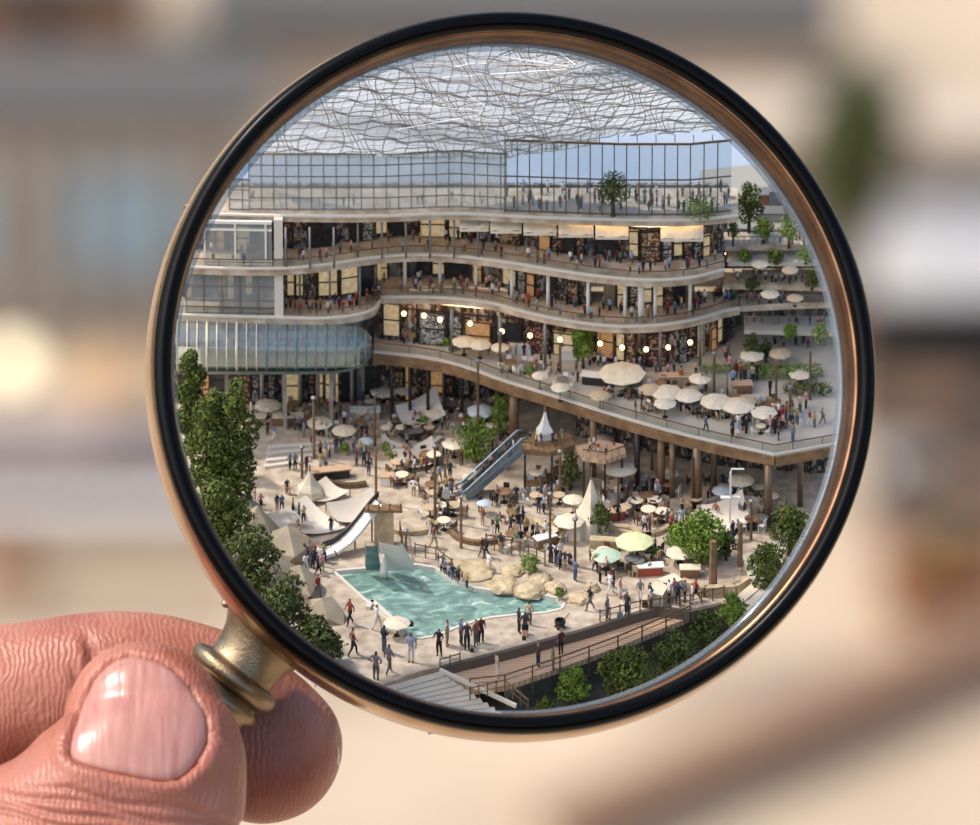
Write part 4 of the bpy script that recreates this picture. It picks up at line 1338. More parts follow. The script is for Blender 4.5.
floorp = [(454, 440, 26, 'cream', .2, 'square-looking cream parasol alone on the open plaza'), (481, 406, 30, 'paleblue', .26, 'pale blue parasol in front of the dark shopfronts'),
  (620, 461, 40, 'cream', .32, 'big cream parasol in front of the timber columns'), (634, 537, 40, 'palegreen', .26, 'yellow green parasol over a café table'),
  (606, 552, 32, 'mint', .2, 'mint green parasol next to the yellow green one'), (569, 517, 32, 'cream', .24, 'cream parasol below the peaked tent'),
  (573, 496, 22, 'cream', .2, 'small cream parasol behind the peaked tent'), (397, 620, 28, 'cream', .18, 'low cream parasol at the corner of the pool'),
  (697, 547, 26, 'cream', .14, 'cream domed parasol beside the timber post'), (680, 550, 30, 'cream', .15, 'closed-in cream parasol by the large bush'),
  (741, 476, 28, 'cream', .24, 'cream parasol in the shade under the terrace corner'), (722, 487, 22, 'paleblue', .2, 'pale parasol in the shade next to the white signpost'),
  (384, 388, 30, 'cream', .16, 'cream parasol at the dark shopfront by the tube'), (405, 386, 26, 'cream', .16, 'second cream parasol at the dark shopfront by the tube'),
  (320, 420, 28, 'cream', .16, 'cream parasol by the grey doors'), (344, 428, 26, 'cream', .14, 'low cream parasol in front of the grey doors'),
  (268, 402, 28, 'cream', .18, 'cream parasol under the tube near the trees'), (484, 500, 16, 'paleblue', .16, 'small pale blue parasol near the escalator foot'),
  (709, 535, 20, 'cream', .22, 'small cream parasol between bush and signpost'), (366, 438, 16, 'paleblue', .16, 'small teal blue parasol by the lamp post'),
  (600, 436, 26, 'cream', .2, 'cream parasol in shade behind the platform'), (668, 470, 22, 'cream', .2, 'cream parasol in shade between the timber columns'),
  (436, 410, 24, 'cream', .14, 'cream parasol beside the crescent bench')]
for px, py, w, mk, hh, lb in floorp: parasol(px, py, w, 0, mk, lb, hh)
terp = [(464, 338, 26, 'cream', 'westernmost cream parasol on the terrace'), (480, 341, 24, 'cream', 'cream parasol second from the atrium'), (500, 344, 20, 'cream', 'small cream parasol third from the atrium'),
  (622, 370, 50, 'cream', 'widest white parasol behind the terrace seating'), (651, 386, 26, 'tan', 'tan parasol on the terrace'), (667, 389, 34, 'cream', 'cream parasol directly east of the tan one'),
  (665, 400, 24, 'cream', 'low cream parasol in front of the tan one'), (688, 392, 30, 'cream', 'cream parasol at the middle of the terrace row'), (700, 375, 24, 'cream', 'bright white small parasol near the glass screen'),
  (716, 398, 34, 'cream', 'cream parasol in the eastern terrace row'), (738, 402, 36, 'cream', 'broad cream parasol of the eastern terrace row'), (764, 409, 28, 'cream', 'last cream parasol of the terrace row'),
  (745, 398, 24, 'tan', 'brownish parasol behind the broad cream one'), (752, 352, 26, 'cream', 'cream parasol at the back by the conical tree'), (780, 350, 24, 'tan', 'tan parasol at the back near the rim'), (560, 384, 20, 'cream', 'small cream parasol over the terrace seating'), (540, 372, 18, 'cream', 'smallest cream parasol on the narrow terrace'), (600, 392, 22, 'tan', 'tan parasol near the slender tree')]
for px, py, w, mk, lb in terp: parasol(px, py, w, H1, mk, lb, .2)
def tent(px, py, w, hh, label, h=0, m='cream', n=6):
    t = thing('peaked_tent', label, 'tent', G(px, py, h), px * .1)
    W = w * .01 / 2; Hh = hh * .01 / cos(TH)
    q = MB(); q.lathe([(W, 0), (W * .92, Hh * .25), (W * .5, Hh * .5), (W * .22, Hh * .8), (.012, Hh)], n); q.build('canvas', M[m], t)
    q = MB(); q.tube([(0, 0, 0), (0, 0, Hh * 1.25)], .009, 5); q.build('mast', M['timber'], t)
tent(591, 530, 42, 52, 'tall peaked cream tent with a mast')
tent(575, 536, 26, 24, 'low cream tent at the foot of the tall peaked one')
tent(310, 494, 30, 24, 'white pointed tent among the western sails')
tent(545, 437, 22, 26, 'white wedge tent on the timber platform', .5, 'whitepaint', 4)
def sail(pts, label, m='sail', h=0, sag=.05):
    """taut sheet between four masts: px, py of the foot and height"""
    t = thing('shade_sail', label, 'sail', G(pts[0][0], pts[0][1], h))
    c = [G(x, y, h) + Vector((0, 0, z)) - t.location for x, y, z in pts]
    q = MB()
    def f(u, v):
        p = c[0].lerp(c[1], u).lerp(c[3].lerp(c[2], u), v)
        return p - Vector((0, 0, sag * 4 * (u * (1 - u) + v * (1 - v))))
    q.grid(f, 8, 8); q.build('canvas', M[m], t, True)
    for p in c:
        q = MB(); q.tube([(p.x, p.y, 0), tuple(p)], .006, 5); q.build('mast', M['bronze'], t)
sail([(258, 520, .06), (306, 508, .16), (346, 532, .06), (296, 540, .1)], 'big cream sail above the faceted boulders')
sail([(326, 512, .12), (372, 500, .16), (378, 516, .05), (340, 530, .1)], 'bright white sail behind the curved ramp')
sail([(290, 494, .08), (326, 486, .12), (350, 498, .1), (316, 506, .06)], 'small cream sail behind the white pointed tent')
sail([(742, 572, .2), (790, 556, .34), (780, 580, .14), (752, 592, .1)], 'cream sail by the leafy trees of the eastern rim')
sail([(392, 462, .16), (432, 452, .2), (440, 468, .1), (400, 474, .1)], 'low cream sail on the open plaza')
sail([(395, 420, .18), (436, 410, .3), (446, 426, .14), (404, 436, .14)], 'dim cream sail beside the crescent bench')
sail([(700, 520, .18), (742, 512, .28), (752, 530, .12), (712, 540, .1)], 'pinkish cream sail beside the white signpost')

# ------------------------------------------------------------------ slide, ramp, escalator, platform
sl = thing('water_slide', 'pale water slide with wide chutes running down into the pool', 'slide', G(392, 560, 0))
def chute(x0, y0, z0, x1, y1, w, m, nm):
    a, b_ = G(x0, y0, z0), G(x1, y1, .0)
    d = Vector((b_.x - a.x, b_.y - a.y, 0)); sd = Vector((d.y, -d.x, 0)).normalized()
    def f(u, v):
        zz = z0 * (1 - v) ** 1.05
        s = (u - .5)
        return Vector((a.x + d.x * v, a.y + d.y * v, Z0 + zz + .02 + (.05 if abs(s) > .42 else 0))) + sd * s * w * (1 + .35 * v)
    q = MB(); q.grid(f, 12, 16); q.build(nm, m, sl, True)
chute(390, 546, .44, 400, 571, .27, M['whitepaint'], 'chute')
chute(371, 548, .42, 373, 572, .12, M['teal'], 'blue_chute')
pA = G(384, 546, 0)
q = MB(); q.box((pA.x, pA.y + .04, Z0 + .2), (.2, .05, .4)); q.build('tower', M['sandstone'], sl)
q = MB(); q.box((pA.x, pA.y + .02, Z0 + .43), (.38, .12, .03)); q.build('launch_deck', M['timber'], sl)
for x in (-.16, -.05, .06, .17):
    q = MB(); q.tube([(pA.x + x, pA.y - .03, Z0 + .42), (pA.x + x, pA.y - .03, Z0 + .52)], .008, 5); q.build('gate_post', M['timber'], sl)
under(sl)
rp = thing('curved_ramp', 'white curved ramp with dark handrail sweeping up to the slide', 'ramp', G(340, 560, 0))
rl = [(322, 557, .03), (334, 556, .07), (345, 553, .13), (355, 549, .21), (364, 545, .30), (372, 542, .38), (379, 540, .44)]
c3 = [G(x, y, 0) + Vector((0, 0, z)) for x, y, z in rl]
q = MB()
for a, b_ in zip(c3, c3[1:]): q.beam(a, b_, .16, .035)
q.build('ramp_deck', M['whitepaint'], rp)
q = MB()
for a, b_ in zip(c3, c3[1:]):
    a2, b2 = a + Vector((0, .07, .03)), b_ + Vector((0, .07, .03))
    q.add([a2, b2, b2 + Vector((0, 0, .06)), a2 + Vector((0, 0, .06))], [(0, 1, 2, 3)])
    q.beam(a2 + Vector((0, 0, .065)), b2 + Vector((0, 0, .065)), .012)
q.build('handrail', M['darkmetal'], rp)
for a in c3[1::2]:
    q = MB(); q.beam((a.x, a.y, Z0), (a.x, a.y, a.z), .02); q.build('support', M['concrete'], rp)
under(rp)
def lump(name, px, py, w, hh, m, label, cat, h=0):
    p = G(px, py, h); q = MB()
    q.lathe([(.001, 0), (w * .5, 0), (w * .48, hh * .3), (w * .34, hh * .6), (w * .2, hh * .8), (w * .22, hh * .9), (w * .1, hh), (.001, hh * 1.02)], 14)
    o = q.build(name, m, None, True); o.location = p; tag(o, label, cat)
lump('statue', 384, 576, .09, .26, M['whitepaint'], 'rounded white statue between the two chutes of the slide', 'statue')

es = thing('escalator', 'blue grey escalator rising from the plaza to the timber platform', 'escalator', G(466, 494, 0))
a0, b0 = G(464, 496, 0), G(520, 487, 0) + Vector((0, 0, .5))
dirv = Vector((b0.x - a0.x, b0.y - a0.y, 0)).normalized(); sd = Vector((-dirv.y, dirv.x, 0))
steelb = mat('escalator_steel', (110, 124, 134), .35, .5)
q = MB(); q.beam(a0 + Vector((0, 0, .015)), b0 + Vector((0, 0, -.02)), .2, .06); q.build('truss', steelb, es)
q = MB()
for i in range(22):
    f = (i + .5) / 22; p = a0.lerp(b0, f) + Vector((0, 0, .05)); q.box(p, (.03, .13, .02), atan2(dirv.y, dirv.x))
q.build('steps', M['darkmetal'], es)
for s in (-1, 1):
    o1 = sd * s * .085
    q = MB(); u = Vector((0, 0, .1)); q.add([a0 + o1 + u * .3, b0 + o1 + u * .2, b0 + o1 + u * 1.2, a0 + o1 + u * 1.1], [(0, 1, 2, 3)]); q.build('balustrade', M['glasstube'], es)
    q = MB(); q.tube([a0 + o1 - dirv * .05 + u * .4, a0 + o1 - dirv * .06 + u * .9, a0 + o1 + u * 1.15, b0 + o1 + u * 1.25, b0 + o1 + dirv * .06 + u * 1.2], .014, 6); q.build('handrail', steelb, es, True)
under(es)
pf = thing('timber_platform', 'timber viewing platform at the head of the escalator', 'platform', G(545, 490, 0))
q = MB(); q.prism(xy([(519, 449), (550, 452), (575, 445), (570, 434), (530, 432)], .5), Z0 + .44, Z0 + .5); q.build('deck', M['timber'], pf)
q = MB(); q.prism(xy([(576, 446), (583, 457), (605, 460), (626, 453), (624, 444), (600, 440)], .5), Z0 + .45, Z0 + .5); q.build('side_deck', M['timberpale'], pf)
for px, py in ((525, 449), (552, 452), (572, 446), (584, 456), (605, 459), (622, 452)):
    p = G(px, py, .5); q = MB(); q.beam((p.x, p.y + .02, Z0), (p.x, p.y + .02, Z0 + .45), .022); q.build('post', M['darkmetal'], pf)
q = MB(); ln = dense([(519, 449), (550, 452), (575, 445)], 6)
for a, b_ in zip(ln, ln[1:]): q.beam(G(*a, .5) + Vector((0, 0, .09)), G(*b_, .5) + Vector((0, 0, .09)), .01); q.beam(G(*a, .5), G(*a, .5) + Vector((0, 0, .09)), .006)
q.build('railing', M['bronze'], pf)
ln = dense([(583, 457), (605, 460), (626, 453)], 6); q = MB()
for a, b_ in zip(ln, ln[1:]): q.beam(G(*a, .5) + Vector((0, 0, .09)), G(*b_, .5) + Vector((0, 0, .09)), .01); q.beam(G(*a, .5), G(*a, .5) + Vector((0, 0, .09)), .006)
q.build('railing', M['bronze'], pf)
under(pf)

# eastern terraces, bridge and far blocks
et = thing('eastern_terraces', 'stepped pale terraces and a bridge beyond the end of the galleries', 'building', G(780, 330, H1))
def plat(pts, h, th, m, nm='terrace'):
    pts = clipc(pts, CR)
    if len(pts) > 2: q = MB(); q.prism(xy(pts, h), Z0 + h - th, Z0 + h); q.build(nm, m, et)
plat([(722, 246), (900, 244), (900, 232), (722, 232)], H3, .06, M['slabface'])
plat([(728, 262), (900, 262), (900, 250), (728, 250)], 1.85, .05, M['coping'])
plat([(724, 284), (900, 288), (900, 268), (724, 268)], 1.6, .06, M['slabface'])
plat([(738, 306), (800, 303), (900, 300), (900, 292), (738, 292)], H2, .07, M['slabface'], 'bridge')
plat([(744, 330), (900, 334), (900, 316), (744, 316)], 1.05, .05, M['coping'])
for (x0, x1, y, h, top, m) in ((722, 900, 236, 1.85, 1.96, 'shopgrey'), (724, 900, 252, 1.6, 1.82, 'shopgrey'), (724, 900, 272, H2, 1.56, 'shopwarm'), (744, 900, 297, 1.05, 1.35, 'shopdark'), (744, 900, 318, H1, 1.02, 'shopgrey')):
    e = [p for p in dense([(x0, y + (top - h) * 40), (x1, y + (top - h) * 40)], 8) if inside(*p, CR)]
    if len(e) > 1:
        a, b_ = G(*e[0], h), G(*e[-1], h)
        q = MB(); q.box(((a.x + b_.x) / 2, a.y + .04, Z0 + (h + top) / 2), (b_.x - a.x, .04, top - h)); q.build('rear_wall', M[m], et)
for px in range(734, 840, 13):
    for py, h, top in ((244, 1.85 - .25, 1.94), (281, 1.05, 1.54), (303, H1, H2 - .07)):
        if inside(px, py, CR - 8) and (px + py) % 2 == 0:
            p = G(px, py, top); q = MB(); q.beam((p.x, p.y + .03, Z0 + h), (p.x, p.y + .03, Z0 + top), .014); q.build('column', M['greymetal'], et)
for y, h in ((246, H3), (284, 1.6), (304, H2)):
    q = MB(); e = [p for p in dense([(738, y), (860, y)], 6) if inside(*p, CR)]
    for a, b_ in zip(e, e[1:]): q.beam(G(*a, h) + Vector((0, .02, .1)), G(*b_, h) + Vector((0, .02, .1)), .008); q.beam(G(*a, h) + Vector((0, .02, 0)), G(*a, h) + Vector((0, .02, .1)), .006)
    q.build('railing', M['greymetal'], et)
plat([(700, 240), (900, 240), (900, 150), (700, 170)], H3 - .1, .04, mat('far_ground', (150, 146, 136), .9), 'far_ground')
under(et)
for i, (px, py, w, hh, c) in enumerate(((764, 196, .12, .16, (150, 100, 80)), (776, 198, .14, .22, (120, 124, 132)), (789, 206, .12, .14, (168, 150, 134)), (800, 210, .1, .1, (130, 130, 134)), (770, 208, .3, .08, (170, 160, 150)), (810, 230, .2, .12, (196, 190, 186)))):
    p = G(px, py + 10, H3 - .1); t = thing('city_block', ('brick red', 'tall slate grey', 'sand coloured', 'small grey', 'long low pale', 'white low')[i] + ' far block beyond the roof trees', 'building', p)
    q = MB(); q.box((0, 0, hh / 2), (w, .15, hh)); q.build('facade', mat('block_%d' % i, c, .9), t)
    q = MB(); q.box((0, 0, hh + .01), (w * 1.06, .17, .02)); q.build('roof', M['greymetal'], t)
pp = P(775, 180, 7.2); t = thing('tower_crane', 'tiny red crane jib against the sky beyond the roof trees', 'crane', (pp.x, pp.y, pp.z - .5))
MB().beam((0, 0, 0), (0, 0, .5), .012).build('mast', M['greymetal'], t)
MB().beam((-.03, 0, .49), (.09, 0, .52), .016).build('jib', mat('crane_red', (190, 70, 50), .6), t)

# ------------------------------------------------------------------ lamp posts and signs
def post(px, py, hpx, h, label, name='lamp_post', cat='lamp post', m='bronze', head=True, w=.012):
    p = G(px, py, h); Hh = hpx * .01 / cos(TH)
    t = thing(name, label, cat, p)
    MB().tube([(0, 0, 0), (0, 0, Hh)], [w * 1.3, w], 6).build('pole', M[m], t)
    if head: MB().lathe([(.001, -.02), (.03, -.01), (.03, .01), (.001, .025)], 8, (0, 0, Hh)).build('lamp_head', M['greymetal'], t)
PO = [(375, 446, 54, 0, 'tall grey post behind the small teal parasol'), (376, 502, 56, 0, 'timber post west of the plaza middle'), (435, 520, 76, 0, 'tall slim post in the plaza middle'), (478, 462, 104, 0, 'tallest post passing the terrace edge'), (461, 548, 52, 0, 'yellowish post between escalator and slide'), (550, 562, 70, 0, 'slim post by the peaked tent'), (575, 566, 48, 0, 'short post beside the stone planter'), (618, 510, 34, 0, 'post behind the big cream parasol'), (314, 458, 62, 0, 'golden post by the western steps'), (302, 478, 32, 0, 'dark short post by the western steps'), (692, 508, 52, 0, 'post among the timber columns'), (406, 560, 30, 0, 'rusty post beside the slide'), (560, 500, 50, 0, 'post under the platform'), (652, 470, 30, 0, 'dim post under the terrace'), (751, 540, 40, 0, 'grey bollard lamp under the terrace corner'), (714, 392, 40, H1, 'grey post at the glass screen on the terrace'), (776, 410, 46, H1, 'slim post near the rim on the terrace'), (790, 420, 34, H1, 'thick grey post near the rim on the terrace'), (640, 356, 30, H1, 'post at the rounded shopfront'), (810, 400, 50, H1, 'last post of the terrace by the rim'), (500, 372, 40, H1, 'slim post at the narrow end of the terrace'), (560, 372, 34, H1, 'slim post west of the slender tree')]
for i, (px, py, hp, h, lb) in enumerate(PO): post(px, py, hp, h, lb, m='timber' if i in (1, 4, 8) else 'bronze', head=i % 3 != 1)
post(713, 586, 46, 0, 'thick orange timber post in front of the large bush', 'timber_post', 'post', 'timber', False, .035)
post(740, 566, 44, 0, 'thick timber post beside the cream sail', 'timber_post', 'post', 'timber', False, .022)
t = thing('signpost', 'white signpost with crossing arms under the terrace corner', 'signpost', G(730, 528, 0))
MB().beam((0, 0, 0), (0, 0, .66), .024).build('pole', M['whitepaint'], t)
MB().beam((-.1, 0, .36), (.1, 0, .36), .05, .02).build('arm', M['whitepaint'], t)
MB().tube([(0, 0, .64), (.01, 0, .7), (.14, 0, .7)], .01, 6).build('bracket', M['whitepaint'], t)
def fence(pts, h, label, hh=.13, m='bronze', st=8):
    e = dense(pts, st); t = thing('fence', label, 'fence', G(*e[0], h)); q = MB()
    a = [G(x, y, h) for x, y in e if inside(x, y, CR - 2)]
    for p, r in zip(a, a[1:]): q.beam(p + Vector((0, 0, hh)), r + Vector((0, 0, hh)), .010); q.beam(p + Vector((0, 0, hh * .5)), r + Vector((0, 0, hh * .5)), .005)
    q.build('rail', M[m], t)
    for p in a: q = MB(); q.beam(p, p + Vector((0, 0, hh + .02)), .013); q.build('post', M[m], t)
    under(t)
fence([(600, 622), (640, 612), (690, 606), (724, 598)], 0, 'bronze fence along the edge of the deck above the garden', st=10)
fence([(486, 548), (520, 556), (545, 566)], 0, 'brown post fence behind the sandstone shore', .16)
fence([(415, 556), (436, 560), (452, 572)], 0, 'brown post fence beside the pool bathers', .14)
fence([(440, 668), (460, 662)], 0, 'short fence at the head of the stairs', .1)
fence([(470, 700), (505, 692), (528, 712)], -.05, 'rail of the landing between stairs and boardwalk', .14)
fence([(400, 536), (404, 560)], 0, 'short rusty fence beside the slide chute', .16)
t = thing('glass_screen', 'clear glass wind screen on the terrace by the grey post', 'screen', G(702, 392, H1))
MB().add([(-.0, 0, 0), (.26, -.05, 0), (.26, -.05, .3), (0, 0, .3)], [(0, 1, 2, 3)]).build('pane', M['glassrail'], t)
q = MB(); q.beam((0, 0, 0), (0, 0, .32), .02); q.build('upright', M['greymetal'], t); q = MB(); q.beam((.26, -.05, 0), (.26, -.05, .32), .02); q.build('upright', M['greymetal'], t)
for i, (px, py, h, w, hh, m) in enumerate(((745, 262, 1.85, 14, 12, 'leafbright'), (775, 264, 1.85, 18, 14, 'leaf'), (806, 264, 1.85, 20, 18, 'leafpale'), (752, 290, 1.6, 14, 12, 'leafdark'), (812, 290, 1.6, 20, 22, 'leaf'), (790, 338, 1.05, 16, 14, 'leafbright'), (820, 344, 1.05, 18, 22, 'leafpale'), (815, 238, H3, 22, 26, 'leafpale'))):
    if inside(px, py, CR - 6): tree('terrace_bush', ('small bright bush on the upper step of the eastern terraces', 'broad bush at the middle of the upper eastern step', 'pale bush where the upper eastern step meets the rim', 'tiny dark bush on the middle eastern step', 'large bush on the middle eastern step by the rim', 'bright bush on the lowest eastern step', 'pale bush on the lowest eastern step by the rim', 'pale tree at the rim beside the far blocks')[i], px, py, h, w, hh, M[m], 320, .015, 80 + i, cat='bush', trunk=.1)
for i, (px, py, w, mk, lb) in enumerate(((760, 262, 18, 'cream', 'cream parasol on the upper eastern step'), (790, 268, 18, 'tan', 'tan parasol on the upper eastern step'), (770, 292, 20, 'cream', 'cream parasol on the middle eastern step'), (795, 296, 18, 'tan', 'tan parasol on the middle eastern step'), (800, 372, 24, 'cream', 'cream parasol behind the rim hedge'))):
    parasol(px, py, w, (1.85, 1.85, 1.6, 1.6, H1)[i], mk, lb, .12)
# ------------------------------------------------------------------ people
def make_pose(name, J, dress=False):
    """grow one continuous figure, one unit tall, from a joint skeleton; faces go to skin 0, top 1, legs 2, hair 3, shoes 4"""
    order = list(J)
    edges = [('pel', 'waist'), ('waist', 'chest'), ('chest', 'neck'), ('neck', 'head'), ('head', 'crown'), ('chest', 'shl'), ('shl', 'ell'), ('ell', 'hal'), ('chest', 'shr'), ('shr', 'elr'), ('elr', 'har'),
             ('pel', 'hil'), ('hil', 'knl'), ('knl', 'anl'), ('anl', 'tol'), ('pel', 'hir'), ('hir', 'knr'), ('knr', 'anr'), ('anr', 'tor')]
    R = dict(pel=(.085, .062), waist=(.07, .052), chest=(.085, .058), neck=(.026, .026), head=(.044, .05), crown=(.036, .04), shl=(.034, .034), shr=(.034, .034), ell=(.025, .025), elr=(.025, .025), hal=(.018, .02), har=(.018, .02),
             hil=(.058, .06), hir=(.058, .06), knl=(.038, .04), knr=(.038, .04), anl=(.025, .028), anr=(.025, .028), tol=(.02, .016), tor=(.02, .016))
    if dress: R.update(knl=(.07, .07), knr=(.07, .07), hil=(.08, .075), hir=(.08, .075))
    me = bpy.data.meshes.new('pose'); me.from_pydata([J[k] for k in order], [(order.index(a), order.index(b_)) for a, b_ in edges], [])
    o = link(bpy.data.objects.new('pose', me))
    md = o.modifiers.new('s', 'SKIN'); md.use_smooth_shade = True
    for i, k in enumerate(order):
        me.skin_vertices[0].data[i].radius = R[k]
        me.skin_vertices[0].data[i].use_root = (k == 'pel')
    sb = o.modifiers.new('b', 'SUBSURF'); sb.levels = 1; sb.render_levels = 1
    d = bpy.context.evaluated_depsgraph_get(); d.update()
    out = bpy.data.meshes.new_from_object(o.evaluated_get(d)); out.name = name
    bpy.data.objects.remove(o)
    V = {k: Vector(v) for k, v in J.items()}
    slot = {('pel', 'waist'): 1, ('waist', 'chest'): 1, ('chest', 'neck'): 1, ('neck', 'head'): 0, ('head', 'crown'): 0, ('chest', 'shl'): 1, ('chest', 'shr'): 1, ('shl', 'ell'): 1, ('shr', 'elr'): 1, ('ell', 'hal'): 0, ('elr', 'har'): 0,
            ('pel', 'hil'): 2, ('pel', 'hir'): 2, ('hil', 'knl'): 2, ('hir', 'knr'): 2, ('knl', 'anl'): 2, ('knr', 'anr'): 2, ('anl', 'tol'): 4, ('anr', 'tor'): 4}
    hd, cr = V['head'], V['crown']
    for p in out.polygons:
        c = p.center; best = 9; sl = 1
        for e, s_ in slot.items():
            a, b_ = V[e[0]], V[e[1]]; ab = b_ - a
            f = max(0, min(1, (c - a).dot(ab) / ab.length_squared)); dd = (c - a - ab * f).length
            if dd < best: best, sl = dd, s_
        if sl == 0 and c.z > V['neck'].z + .02 and (c.z > hd.z + .025 or c.y > hd.y + .012): sl = 3
        if dress and sl == 2 and c.z < V['knl'].z - .02: sl = 0
        p.material_index = sl
    for i in range(5): out.materials.append(M['cream'])
    return out
def sk(**kw):
    J = dict(pel=(0, 0, .52), waist=(0, 0, .62), chest=(0, .005, .76), neck=(0, 0, .845), head=(0, -.008, .905), crown=(0, -.004, .955), shl=(.095, .0, .795), shr=(-.095, .0, .795),
             ell=(.13, .015, .64), elr=(-.13, .015, .64), hal=(.135, -.03, .49), har=(-.135, -.03, .49), hil=(.048, 0, .49), hir=(-.048, 0, .49), knl=(.055, -.01, .27), knr=(-.055, -.01, .27),
             anl=(.055, .01, .035), anr=(-.055, .01, .035), tol=(.06, -.065, .02), tor=(-.06, -.065, .02))
    J.update(kw); return J
POSES = dict(
    standing=make_pose('person_standing', sk()),
    walking=make_pose('person_walking', sk(knl=(.05, -.10, .28), anl=(.05, -.12, .045), tol=(.05, -.19, .035), knr=(-.05, .04, .28), anr=(-.05, .15, .07), tor=(-.05, .11, .015), ell=(.125, .07, .65), hal=(.12, .06, .51), elr=(-.125, -.05, .65), har=(-.11, -.13, .54))),
    phone=make_pose('person_phone', sk(elr=(-.13, -.03, .65), har=(-.06, -.13, .75), ell=(.13, .02, .64))),
    chatting=make_pose('person_chatting', sk(elr=(-.16, -.05, .66), har=(-.15, -.17, .66), ell=(.14, .03, .65), hal=(.09, -.08, .60), knl=(.08, -.02, .27), anl=(.09, 0, .035), tol=(.12, -.06, .02))),
    hands_on_hips=make_pose('person_hips', sk(elr=(-.2, .05, .67), har=(-.09, .0, .58), ell=(.2, .05, .67), hal=(.09, .0, .58))),
    waving=make_pose('person_waving', sk(elr=(-.18, -.02, .86), har=(-.2, -.04, 1.0))),
    dress=make_pose('person_dress', sk(knl=(.04, -.01, .30), knr=(-.04, -.01, .30)), True),
    sitting=make_pose('person_sitting', sk(pel=(0, 0, .30), waist=(0, .01, .40), chest=(0, .0, .54), neck=(0, -.01, .625), head=(0, -.02, .685), crown=(0, -.015, .735), shl=(.095, 0, .575), shr=(-.095, 0, .575), ell=(.12, -.02, .43), elr=(-.12, -.02, .43), hal=(.08, -.15, .38), har=(-.08, -.15, .38),
        hil=(.05, 0, .28), hir=(-.05, 0, .28), knl=(.06, -.22, .29), knr=(-.06, -.22, .29), anl=(.06, -.22, .04), anr=(-.06, -.22, .04), tol=(.06, -.29, .02), tor=(-.06, -.29, .02))))
PHR = dict(standing='standing', walking='walking', phone='checking a phone', chatting='talking', hands_on_hips='arms akimbo', waving='waving an arm', dress='in a skirt', sitting='sitting')
skins = [mat('skin_%s' % n, c, .6) for n, c in (('fair', (214, 168, 140)), ('tan', (176, 124, 92)), ('brown', (116, 76, 54)))]
hairs = [('dark-haired', mat('hair_dark', (34, 26, 22), .6)), ('brown-haired', mat('hair_brown', (84, 56, 36), .6)), ('fair-haired', mat('hair_fair', (180, 146, 96), .6))]
tops = [(n, mat('top_' + n.replace(' ', '_'), c, .85)) for n, c in (('black', (26, 26, 30)), ('navy', (34, 42, 62)), ('white', (226, 222, 216)), ('grey', (122, 120, 120)), ('red', (138, 54, 46)), ('rust', (146, 94, 70)), ('denim blue', (92, 110, 132)), ('beige', (196, 172, 140)), ('green', (92, 112, 84)), ('pale blue', (146, 164, 180)), ('charcoal', (58, 56, 58)), ('yellow', (170, 146, 84)), ('pink', (204, 150, 146)), ('maroon', (92, 40, 40)))]
legs = [(n, mat('legs_' + n.replace(' ', '_'), c, .85)) for n, c in (('black', (24, 24, 26)), ('navy', (34, 40, 58)), ('blue', (66, 84, 112)), ('grey', (96, 94, 92)), ('khaki', (162, 140, 108)), ('white', (214, 208, 200)))]
shoe = mat('shoe_dark', (40, 34, 32), .6)
used, NP = set(), [0]
OVER = []
def person(px, py, h, hpx, zone, pose=None, top=None, leg=None, group=None, z=None):
    if NP[0] >= 300:
        OVER.append((Vector(z) if z is not None else G(px, py, h), hpx * .01155)); return
    r = random.Random(NP[0] * 7 + 3); NP[0] += 1
    pose = pose or r.choice(['standing', 'standing', 'walking', 'walking', 'phone', 'chatting', 'hands_on_hips', 'dress'])
    for _ in range(400):
        t = top if top is not None else r.choice([0, 0, 1, 1, 2, 2, 3, 4, 5, 6, 7, 8, 9, 10, 10, 11, 12, 13])
        l = leg if leg is not None else r.choice([0, 0, 1, 1, 2, 3, 4, 5])
        hr = r.choice([0, 0, 1, 2])
        key = (zone, pose, t, l, hr)
        if key not in used: break
        if _ > 40: pose = r.choice(list(POSES)[:7])
        if _ > 200: top = leg = None
    used.add(key)
    o = bpy.data.objects.new('person', POSES[pose]); COL.objects.link(o)
    p = G(px, py, h) if z is None else Vector(z)
    o.location = p
    s = hpx * .01 / cos(TH); s *= r.uniform(.94, 1.05)
    wd = r.uniform(.95, 1.15)
    o.scale = (s * wd, s * wd, s); o.rotation_euler = (0, 0, r.uniform(0, 2 * pi))
    ms = [r.choice(skins[:2] + skins), tops[t][1], legs[l][1], hairs[hr][1], shoe]
    for i, m in enumerate(ms):
        o.material_slots[i].link = 'OBJECT'; o.material_slots[i].material = m
    o['label'] = '%s person, %s top, %s %s, %s %s' % (hairs[hr][0], tops[t][0], legs[l][0], 'skirt' if pose == 'dress' else 'trousers', PHR[pose] if pose != 'dress' else 'standing', zone)
    o['category'] = 'person'
    if group: o['group'] = group
    return o
def hp(py): return 12 + (py - 400) / 270 * 18

